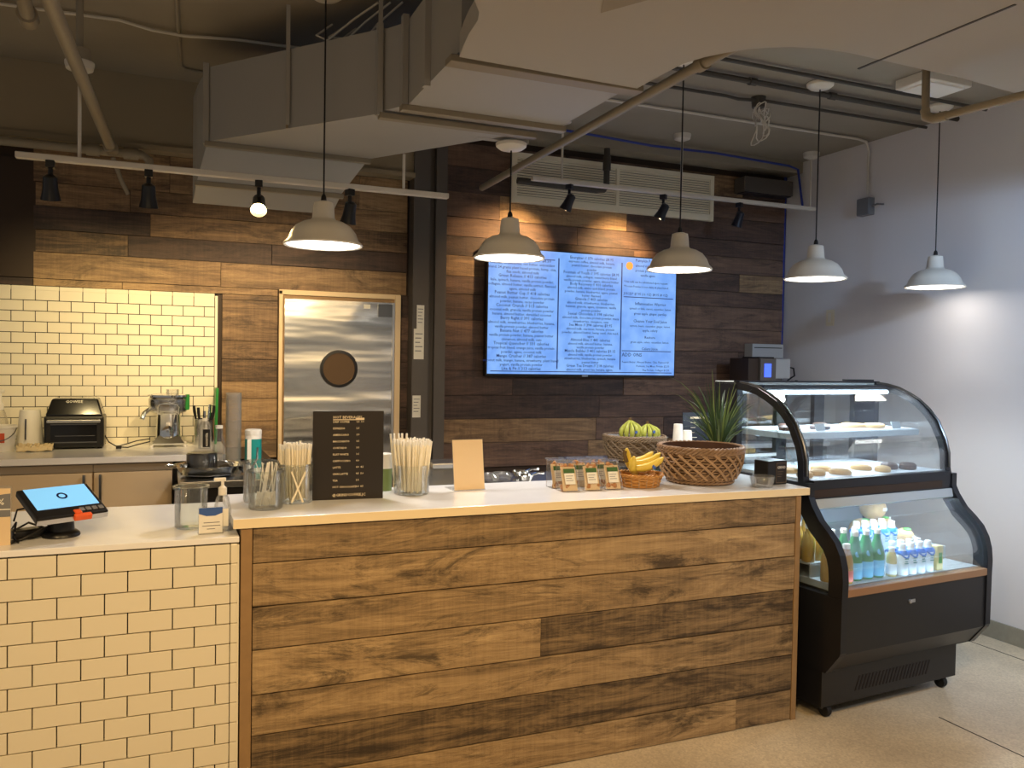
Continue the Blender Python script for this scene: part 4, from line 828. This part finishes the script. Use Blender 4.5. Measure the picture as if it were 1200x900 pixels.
for ang, ln_, out_, mm in SPEC:
    dx, dy = math.cos(ang), math.sin(ang)
    if dx > 0: out_ = min(out_, .10/max(dx, .05))
    b0 = (dx*.02, dy*.02); P_ = []; n_ = 7
    for i in range(n_):
        s_ = i/(n_-1); o_ = out_*s_**1.7; zz = .08+ln_*s_-(out_*.45)*s_**3
        P_.append(Vector((b0[0]+dx*o_, b0[1]+dy*o_, zz)))
    wv = []; fs = []
    side = Vector((math.cos(.4), -math.sin(.4), 0))
    for i, p_ in enumerate(P_):
        w_ = .0036*(1-(i/(n_-1))**2.2)+.0006; wv += [p_-side*w_, p_+Vector((0, .0012, 0)), p_+side*w_]
    for i in range(n_-1): fs += [(3*i, 3*i+1, 3*i+4, 3*i+3), (3*i+1, 3*i+2, 3*i+5, 3*i+4)]
    part('blade', MB().add(wv, fs), mm, pg, True)
# black bag box and clear lids at the counter end
bx_ = thing('coffee_box', 'small black box with a dark printed label at the end of the worktop', 'box', (2.388, 2.835, Z1), .10)
part('body', MB().box((-.052, -.035, 0), (.060, .045, .102)), 'black_plastic', bx_, bev=.004); part('label', MB().box((-.005, -.0362, .008), (.054, -.035, .092)), 'menu_black', bx_)
q = MB()
for lo, hi in (((-.005, .008), (.054, .0095)), ((-.005, .0905), (.054, .092)), ((-.005, .008), (-.0035, .092)), ((.0525, .008), (.054, .092))): q.box((lo[0], -.0370, lo[1]), (hi[0], -.0362, hi[1]))
for k in range(3): q.box((.004, -.0368, .054-.010*k), (.036-.006*k, -.0362, .0555-.010*k))
part('label_frame', q, 'wicker_grey', bx_); part('lettering', text_mesh([('GRIND', .0245, .068, .0155, 'CENTER')], 'lettering', 'label_white'), None, bx_, loc=(0, -.0372, 0))
ld = thing('clear_container', 'ribbed clear plastic container on the worktop beside the black box', 'container', (2.283, 2.760, Z1))
part('shell', MB().lathe([(.038, 0), (.042, .004), (.050, .045), (.052, .048), (.048, .046), (.038, .006), (.001, .005)], n=24), 'clear_plastic', ld, True)
for k in range(16): part('rib', MB().tube([(.0405*math.cos(k*PI/8), .0405*math.sin(k*PI/8), .006), (.0505*math.cos(k*PI/8), .0505*math.sin(k*PI/8), .042)], .0018, 4), 'clear_plastic', ld)

# ------------------------------------------------------------------ stations behind the counter
u1 = thing('prep_fridge', 'stainless refrigerated prep station right behind the wooden counter', 'prep station', (1.0, 3.24, 0))
part('body', MB().box((0, 0, .05), (.80, .52, .895)), 'steel', u1); part('top', MB().box((-.005, -.01, .895), (.805, .53, .92)), 'steel', u1, bev=.003)
for x in (.04, .76):
    for y in (.04, .48): part('leg', MB().tube([(x, y, 0), (x, y, .06)], .02, 8), 'rubber', u1)
sbn = thing('steel_bin', 'stainless bin with a flat lid and clear side beside the acrylic sign', 'container', (1.145, 3.42, .92))
part('body', MB().box((-.09, -.06, 0), (.09, .08, .085)), 'frosted_plastic', sbn, bev=.006); part('lid', MB().box((-.095, -.065, .085), (.095, .085, .112)), 'steel', sbn, bev=.006)
for k, (x, y) in enumerate(((1.36, 3.50), (1.43, 3.52))):
    o = thing('clear_tub', 'clear round tub with a domed lid, '+('next to the acrylic sign', 'next to the steel scoops')[k], 'tub', (x, y, .92), group='clear tubs on the prep station'); part('tub', MB().lathe([(.04, 0), (.05, .022), (.051, .026), (.04, .040), (.001, .042)], n=22), 'clear_plastic', o, True); part('rim', MB().lathe([(.049, .021), (.053, .021), (.053, .027), (.049, .027)], n=22, closed=True), 'clear_plastic', o, True)
for k, (x, y, rz) in enumerate(((1.53, 3.47, .3), (1.56, 3.60, .3))):
    o = thing('steel_scoop', 'polished steel scoop lying on the prep station, '+('nearer the clear tubs', 'farther from the clear tubs')[k], 'scoop', (x, y, .922), rz, 'scoops on the prep station'); part('cup', MB().lathe([(.001, 0), (.03, .006), (.042, .028), (.04, .030), (.028, .010), (.001, .004)], n=18), 'chrome', o, True); part('handle', MB().tube([(.03, 0, .022), (.07, 0, .034), (.11, 0, .03)], .006, 6), 'chrome', o, True)
u2_ = thing('rear_worktable', 'stainless worktable holding the grey banana basket and paper cups', 'table', (1.92, 3.50, 0))
part('table_top', MB().box((0, 0, .935), (.62, .44, .97)), 'steel', u2_, bev=.003); part('apron', MB().box((.01, .02, .40), (.61, .42, .935)), 'steel_dark', u2_)
for x in (.03, .59):
    for y in (.03, .41): part('leg', MB().tube([(x, y, 0), (x, y, .94)], .018, 8), 'steel', u2_, True)
basket_big('greyish wicker basket of green bananas on the rear table', 2.245, 3.715, .9702, .125, .155, .125, 'wicker_grey', 'wicker_dark', 20)
for k, (bx0, lab) in enumerate(((-.045, 'taller bunch of greenish bananas on the grey basket'), (.06, 'lower bunch of greenish bananas on the grey basket'))):
    o = thing('banana_bunch', lab, 'bananas', (2.255+bx0, 3.70, 1.085), group=None)
    for i in range(6):
        a_ = -PI/2-1.3+.52*i; ca, sa = math.cos(a_), math.sin(a_)
        P_ = [((.006+.055*math.sin(2.3*q_**.9))*ca, (.006+.045*math.sin(2.3*q_**.9))*sa, .088-.02*k-(.088-.02*k)*q_) for q_ in (0, .15, .3, .5, .7, .85, .95, 1)]
        part('banana', MB().tube(P_, [.005, .006, .0095, .0125, .0125, .011, .007, .003], 8), 'banana_green', o, True)
    part('stem', MB().tube([(0, 0, .078-.02*k), (0, 0, .105-.02*k)], [.012, .007], 8), 'banana_tip', o, True); part('sticker', MB().lathe([(.008, 0), (.008, .001)], n=12, mtx=Matrix.Translation((.0, -.0625, .035)) @ Matrix.Rotation(PI/2, 4, 'X')), 'blue_card', o)
o = part('plastic_board', MB().box((-.13, -.11, 0), (.13, .11, .004)), 'frosted_plastic', None, loc=(2.25, 3.715, 1.092)); tag(o, 'clear liner tray across the rim of the grey basket', 'tray')
for (x, y, hh, lab) in ((2.448, 3.62, .19, 'taller stack of upturned white paper cups behind the large basket'), (2.512, 3.63, .155, 'shorter stack of upturned white paper cups behind the large basket')):
    o = thing('paper_cups', lab, 'cups', (x, y, .9702))
    part('cup', MB().lathe([(.031, 0), (.032, .004), (.0225, hh-.004), (.0215, hh), (.001, hh-.003)], n=22), 'paper', o, True)
    for k in range(3): part('cup_rim', MB().lathe([(.0305-.0012*k, .004+.010*k), (.0328-.0012*k, .005+.010*k), (.0328-.0012*k, .008+.010*k), (.030-.0012*k, .009+.010*k)], n=22, closed=True), 'paper', o, True)
o = thing('menu_card', 'dark menu card leaning behind the paper cups', 'menu card', (2.60, 3.66, .9702), -.05, rot=(-.10, 0, -.06)); o['category'] = 'menu card'
part('card', MB().box((-.08, 0, 0), (.09, .004, .245)), 'navy_black', o)
q = MB(); q.box((-.035, -.0008, .212), (.06, -.0002, .222))
for k in range(6): q.box((-.035, -.0008, .19-.026*k), (.0-.006*(k % 3), -.0002, .193-.026*k))
part('print', q, 'white_ink', o)
rc = thing('corner_counter', 'dark counter unit in the back corner behind the pastry case', 'counter', (3.30, 4.36, 0))
part('body', MB().box((0, .02, 0), (.86, .50, .93)), 'dark_panel', rc); part('worktop', MB().box((-.01, 0, .93), (.87, .505, .96)), 'quartz', rc, bev=.003)
cm = thing('coffee_grinder', 'dark machine with a lit blue display in the back corner', 'coffee machine', (3.735, 4.50, .96))
part('body', MB().box((-.065, -.02, 0), (.065, .20, .555)), 'column_paint', cm, bev=.006); part('side_panel', MB().box((-.15, .0, 0), (-.065, .20, .555)), 'dark_panel', cm, bev=.004); part('display', MB().box((-.035, -.023, .43), (.02, -.019, .52)), 'blue_display', cm); part('cap', MB().box((-.06, 0, .555), (.06, .18, .565)), 'black_plastic', cm)
wbx = thing('white_device_box', 'white box-shaped device with cables beside the machine with the blue display', 'device', (3.886, 4.56, .96))
part('body', MB().box((-.08, -.02, .42), (.085, .15, .555)), 'box_grey', wbx, bev=.006); part('pedestal', MB().box((-.07, .0, 0), (.03, .14, .42)), 'column_paint', wbx); part('cable', MB().tube([(.085, .0, .50), (.13, .0, .49), (.14, 0, .44), (.10, .0, .42), (.05, 0, .38)], .006, 6), 'black_cord', wbx, True); part('bracket', MB().box((.05, -.02, .34), (.16, .03, .39)).box((.14, -.02, .34), (.155, 0, .41)), 'black_cord', wbx, bev=.004)
pd = thing('paper_dispenser', 'grey metal paper dispenser on the wooden wall in the corner', 'dispenser', (3.978, YB-.02, 1.52))
part('body', MB().box((-.14, -.09, 0), (.135, 0, .10)), 'box_grey', pd, bev=.004); part('slot', MB().box((-.125, -.092, .07), (.12, -.089, .076)), 'black_plastic', pd)

# ------------------------------------------------------------------ pastry case
CA = .08; CP = Vector((2.517, 2.637, 0))
CM = Matrix.Translation(CP) @ Matrix.Rotation(CA, 4, 'Z')
WC = .965
cs = thing('pastry_case', 'black refrigerated pastry case with curved glass beside the white wall', 'display case', CP, CA)
up_o = [(.118, .93), (.128, .965), (.133, 1.0), (.136, 1.068), (.152, 1.128), (.166, 1.156), (.197, 1.216), (.247, 1.272), (.298, 1.312), (.352, 1.340), (.415, 1.366), (.487, 1.381), (.56, 1.388)]
lo_o = [(-.086, .53), (-.088, .60), (-.083, .655), (-.069, .705), (-.042, .753), (-.005, .789), (.041, .827), (.083, .884), (.104, .925), (.112, .965)]
def inset(pl, d):
    o = []
    for i, p_ in enumerate(pl):
        a_ = Vector(pl[max(0, i-1)]); b_ = Vector(pl[min(len(pl)-1, i+1)]); t_ = (b_-a_).normalized(); o.append((p_[0]+t_.y*d, p_[1]-t_.x*d))
    return o
for s0, s1 in ((0, .034), (WC-.034, WC)):
    sp = part('side_panel', MB().prism([(-.086, .53), (-.085, .31), (-.078, .295), (-.012, .208), (.70, .208), (.70, .53)], s0, s1, 'yzx'), 'case_black', cs)
    part('lower_frame', MB().strip(lo_o, inset(lo_o, .072), s0, s1), 'case_black', sp)
    part('arch_frame', MB().strip(up_o, inset(up_o, .032), s0, s1), 'case_black', sp)
    part('rear_post', MB().box((s0, .545, .53), (s1, .70, 1.388)), 'case_black', sp)
    part('arch_edge', MB().tube([((s0+s1)/2, a_-.002, b_+.001) for a_, b_ in up_o[2:]], .006, 6), 'steel_dark', sp, True)
    xm = (s0+s1)/2
    part('side_glass', MB().prism(inset(up_o, .03)+[(.55, .98), (.14, .98)], xm-.002, xm+.002, 'yzx'), 'case_glass', sp)
    part('side_glass', MB().prism(inset(lo_o, .05)+[(.55, .95), (.55, .53)], xm-.002, xm+.002, 'yzx'), 'case_glass', sp)
    part('side_rail', MB().box((s0, .10, .905), (s1, .60, .975)), 'case_black', sp)
part('front_panel', MB().box((.034, -.078, .30), (WC-.034, -.060, .535)), 'case_front', cs)
part('chamfer_panel', MB().prism([(-.078, .30), (-.012, .215), (.004, .215), (-.060, .30)], .034, WC-.034, 'yzx'), 'case_front', cs)
kp = part('kick_panel', MB().box((.004, .008, .055), (WC-.10, .02, .216)), 'case_front', cs)
for k in range(22):
    sl_ = MB().prism([(0, 0), (.009, 0), (.034, .062), (.025, .062)], -.0015, .001, 'xzy'); part('vent_slot', sl_, 'vent_dark', kp, loc=(.20+.0215*k, .008, .095))
part('base_box', MB().box((.004, .016, .052), (WC-.10, .69, .212)), 'case_black', cs); part('base_pan', MB().box((.02, .0, .204), (WC-.02, .70, .218)), 'case_black', cs); part('body_back', MB().box((.034, .66, .21), (WC-.034, .70, .56)), 'case_black', cs)
part('ledge', MB().box((.034, -.086, .535), (WC-.034, -.040, .566)), 'ledge_wood', cs, bev=.002)
part('lock', MB().lathe([(.009, 0), (.009, .006), (.005, .008)], n=14, mtx=Matrix.Translation((.42, -.078, .475)) @ Matrix.Rotation(PI/2, 4, 'X')), 'silver', cs, True); part('lock_plate', MB().box((.425, -.081, .468), (.452, -.078, .482)), 'silver', cs)
part('lower_floor', MB().box((.034, -.04, .54), (WC-.034, .62, .568)), 'shelf_grey', cs); part('lower_back', MB().box((.034, .60, .56), (WC-.034, .625, .94)), 'shelf_grey', cs)
part('step_shelf', MB().box((.04, .12, .620), (WC-.04, .60, .628)), 'shelf_grey', cs); part('step_riser', MB().box((.04, .118, .568), (WC-.04, .124, .620)), 'shelf_grey', cs)
GL = [(-.066, .566)]+inset(lo_o, .020)[1:8]
part('front_glass', MB().strip(GL, inset(GL, .004), .036, WC-.036), 'case_glass', cs, True)
part('mid_rail', MB().box((.034, .105, .905), (WC-.034, .15, .985)), 'case_black', cs); part('mid_rail_reflection', MB().box((.036, .102, .912), (WC-.10, .106, .945)), 'dark_panel', cs)  # brown strip paints a reflection onto the lower mid rail
part('lower_lamp_cover', MB().prism([(.098, .905), (.090, .868), (.098, .862), (.16, .905)], .036, WC-.036, 'yzx'), 'shelf_grey', cs); part('lower_lamp', MB().tube([(.06, .150, .880), (WC-.06, .150, .880)], .008, 8), 'case_lamp', cs)
part('upper_deck', MB().box((.034, .15, .955), (WC-.034, .66, .985)), 'tray_white', cs)
part('curved_glass', MB().strip(up_o[1:], inset(up_o, .004)[1:], .034, WC-.034), 'case_glass', cs, True)
part('top_panel', MB().box((.0, .55, 1.376), (WC, .70, 1.392)), 'shelf_grey', cs, bev=.002); part('top_edge', MB().box((-.004, .548, 1.388), (WC+.004, .566, 1.396)), 'case_black', cs); part('handle_bar', MB().box((WC-.20, .58, 1.396), (WC+.0, .61, 1.404)), 'case_black', cs)
part('upper_lamp', MB().tube([(.05, .46, 1.345), (WC-.05, .46, 1.345)], .010, 10), 'case_lamp', cs); part('lamp_holder', MB().box((.034, .47, 1.350), (WC-.034, .52, 1.378)), 'case_black', cs)
ms = part('mid_shelf', MB().box((.05, .255, 1.145), (.895, .60, 1.172)), 'shelf_grey', cs, bev=.002); part('shelf_tray', MB().box((.07, .265, 1.172), (.88, .59, 1.176)), 'tray_white', ms)
for x in (.36, .62): part('rear_mullion', MB().box((x, .655, .985), (x+.07, .68, 1.376)), 'case_black', cs)
part('rear_door', MB().box((.036, .665, .985), (.36, .670, 1.376)), 'case_glass', cs); part('rear_door', MB().box((.43, .665, .985), (.62, .670, 1.376)), 'case_glass', cs); part('rear_door', MB().box((.69, .665, .985), (WC-.036, .670, 1.376)), 'case_glass', cs)
part('rear_door_frame', MB().box((.08, .650, 1.02), (.36, .658, 1.035)).box((.08, .650, 1.33), (.36, .658, 1.345)), 'steel', cs)
for x in (.06, WC-.16):
    for y in (.05, .62):
        w_ = part('caster', MB().box((x-.018, y-.016, .032), (x+.018, y+.016, .056)), 'steel_dark', cs); part('wheel', MB().lathe([(.008, -.012), (.026, -.012), (.028, -.006), (.028, .006), (.026, .012), (.008, .012)], n=18, mtx=Matrix.Translation((x, y-.012, .028)) @ Matrix.Rotation(PI/2, 4, 'Y')), 'rubber', w_, True)
lamp('AREA', 'case_upper_lamp', CM @ Vector((WC/2, .44, 1.33)), 11.0, (.74, .88, 1), CM @ Vector((WC/2, .38, 0)), .85, size_y=.03)
part('shelf_fill_strip', MB().box((.10, .50, 1.139), (.85, .53, 1.145)), 'case_lamp', ms)  # glowing strip and area light added here to brighten the deck below
lamp('AREA', 'case_shelf_fill', CM @ Vector((WC/2, .42, 1.13)), 4.0, (.74, .88, 1), CM @ Vector((WC/2, .30, 0)), .75, size_y=.03)
part('front_fill_strip', MB().box((.06, -.040, .5675), (WC-.06, -.035, .570)), 'shelf_grey', cs)  # plain strip; its area light is added to brighten the bottle fronts
lamp('AREA', 'case_front_fill', CM @ Vector((WC/2, -.044, .575)), .30, (.62, .84, 1), CM @ Vector((WC/2, .12, .74)), .85, size_y=.02)
lamp('AREA', 'case_lower_lamp', CM @ Vector((WC/2, .13, .855)), 6.0, (.70, .86, 1), CM @ Vector((WC/2, .06, .3)), .85, size_y=.03)
def inc(u, v, z): return CM @ Vector((u, v, z))
# drinks
def bottle(name, label, cat, u, v, z, prof, glass, lab=None, cap='white_plastic', caph=None, group=None):
    t = thing(name, label, cat, inc(u, v, z), 0, group)
    part('body', MB().lathe(prof, n=18), glass, t, True)
    if lab: part('label', MB().lathe([(lab[1], lab[2]), (lab[1], lab[3])], n=18), lab[0], t, True)
    r_, z_ = caph; part('cap', MB().lathe([(r_, z_), (r_, z_+.018), (r_*.9, z_+.020)], n=14), cap, t, True)
    return t
gp = [(.028, 0), (.031, .006), (.031, .095), (.027, .125), (.015, .165), (.0125, .185)]
g0 = None
for k, (u, v) in enumerate(((.195, .022), (.263, .022), (.331, .022))):
    t = bottle('mineral_water_bottle', 'green mineral water bottle in the front row, '+('next to the amber bottle', 'between two green ones', 'next to the small yellow bottle')[k], 'bottle', u, v, .5685, gp, 'green_glass', ('blue_label', .0316, .008, .075), caph=(.0135, .185), group='green bottles in the front row')
    part('neck_badge', MB().lathe([(.012, 0), (.012, .001)], n=14, mtx=Matrix.Translation((-.012, -.026, .112)) @ Matrix.Rotation(PI/2-.25, 4, 'X')), 'blue_label', t)
for k, (u, v) in enumerate(((.20, .088), (.27, .088), (.13, .088), (.34, .088))):
    bottle('mineral_water_bottle', 'green mineral water bottle behind the front row of green bottles', 'bottle', u, v, .5685, gp, 'green_glass', ('blue_label', .0316, .008, .075), caph=(.0135, .185), group='green bottles in the rear row')
ap = [(.026, 0), (.029, .006), (.029, .09), (.022, .118), (.015, .135), (.0145, .145)]
for k, (u, v) in enumerate(((.118, .0), (.065, .05), (.065, .155), (.07, .225), (.13, .165))):
    bottle('juice_bottle', 'amber juice bottle with a pink label at the counter end of the case' if k == 0 else 'amber juice bottle behind the side glass of the case', 'bottle', u, v, .5685 if v < .1 else .6285, ap, 'amber_glass', ('pink_label', .0296, .01, .055) if k == 0 else None, caph=(.0155, .143), group=None if k == 0 else 'amber bottles behind the side glass')
bottle('tall_juice_bottle', 'tall amber bottle with a white cap behind the amber bottles', 'bottle', .135, .235, .6285, [(.028, 0), (.03, .006), (.03, .12), (.018, .16), (.015, .17)], 'amber_glass', None, caph=(.0155, .168))
bottle('small_juice_bottle', 'small yellow juice bottle between green bottles and water packs', 'bottle', .398, .0, .5685, [(.020, 0), (.022, .005), (.022, .08), (.015, .10), (.012, .105)], 'juice', ('milk_white', .0226, .01, .055), caph=(.0125, .104))
wp = [(.022, 0), (.025, .005), (.025, .088), (.022, .098), (.014, .112), (.013, .118)]
proto = None
def water(u, v, z, lab, grp):
    t = bottle('water_bottle', lab, 'bottle', u, v, z, wp, 'milk_white', ('milk_white', .0254, .003, .006), caph=(.014, .117), group=grp)
    part('film_edge', MB().tube([(.0262*math.cos(a_), .0262*math.sin(a_), .090+.012*math.cos(2*a_)) for a_ in [2*PI*i/24 for i in range(25)]], .0035, 5, False), 'blue_film', t, True)
    part('film', MB().lathe([(.0256, .090), (.0228, .0985), (.0175, .107)], n=18), 'blue_film', t, True)
    q = MB()
    for k in range(3): q.box((-.011, -.0262, .072-.010*k), (.010-.004*(k % 2), -.0245, .0755-.010*k))
    part('print', q, 'teal', t)
for r_ in range(2):
    for k in range(4): water(.455+.056*k, -.008+.0525*r_, .5685, 'small white and blue bottle in the lower pack in front', 'small bottles in the lower pack')
for r_ in range(2):
    for k in range(4): water(.420+.056*k, .155+.054*r_, .6285, 'small white and blue bottle in the upper pack on the steel step', 'small bottles in the upper pack')
jc = thing('juice_carton', 'small cream and green carton at the end of the lower pack', 'carton', inc(.690, -.008, .5685), CA)
part('body', MB().box((-.020, -.014, 0), (.020, .020, .108)), 'juice', jc, bev=.002); part('label', MB().box((-.010, -.0148, .03), (.012, -.0138, .078)), 'green_plastic', jc)
for (u, v, z, lab, g_) in ((.625, .345, .686, 'coconut at the left of the coconut pile in the case', -.3), (.765, .345, .686, 'coconut at the right of the coconut pile in the case', .4), (.695, .345, .786, 'coconut resting on top of two others in the case', 0), (.735, .20, .672, 'coconut with a green cap lying apart beside the upper pack', .2)):
    t = thing('coconut', lab, 'coconut', inc(u, v, z)); part('shell', MB().sphere((0, 0, 0), .060 if v > .3 else .044, 20, 12, (1.08, 1, .92)), 'coconut', t, True)
    part('sticker', MB().sphere((.004, -.012, .036 if v < .3 else .050), .020, 12, 6, (1.1, .9, .35)), 'lime', t, True); part('tag', MB().box((.005, -.061 if v > .3 else -.045, -.005), (.028, -.055 if v > .3 else -.04, .008)), 'milk_white', t)
st_ = thing('drinking_straw', 'white straw standing against the right coconut in the case', 'straw', inc(.745, .280, .63)); part('tube', MB().tube([(0, 0, 0), (-.008, 0, .12)], .004, 6), 'white_plastic', st_, True)
# pastries
def pastry(u, v, z, rx, ry, h_, m_, lab, grp):
    t = part('pastry', MB().lathe([(.001, 0), (.92, 0), (1, .25), (.95, .7), (.7, .95), (.001, 1)], n=18, mtx=Matrix.Diagonal((rx, ry, h_, 1))), m_, None, True, loc=inc(u, v, z), rot=(0, 0, rnd.uniform(0, 3))); tag(t, lab, 'pastry', grp)
for k, (u, v, m_) in enumerate(((.13, .36, 'pastry_dark'), (.23, .45, 'pastry_dark'), (.34, .36, 'pastry_dark'), (.45, .46, 'pastry_dark'))): pastry(u, v, 1.176, .050, .038, .022, m_, 'dark chocolate pastry on the middle shelf of the case', 'dark pastries on the middle shelf')
for k, (u, v) in enumerate(((.60, .40), (.70, .36))): pastry(u, v, 1.176, .062, .048, .022, 'pastry', 'golden pastry on the middle shelf of the case', 'golden pastries on the middle shelf')
for k, (u, v) in enumerate(((.09, .21), (.20, .24), (.32, .22), (.33, .34), (.55, .30), (.60, .22), (.12, .34))): pastry(u, v, .985, .050, .036, .026, 'pastry', 'golden pastry on the lower deck of the case', 'golden pastries on the lower deck')
for k, (u, v) in enumerate(((.72, .28), (.80, .24))): pastry(u, v, .985, .055, .04, .03, 'pastry_dark', 'dark pastry on the lower deck of the case', 'dark pastries on the lower deck')
for k, (u, lab) in enumerate(((.27, 'grey price card on the middle shelf between dark pastries'), (.78, 'grey price card at the golden end of the middle shelf'))):
    o = part('price_card', MB().box((-.03, 0, 0), (.03, .004, .035)), 'shelf_grey', None, loc=inc(u, .29, 1.176), rot=(-.3, 0, CA)); tag(o, lab, 'price card')
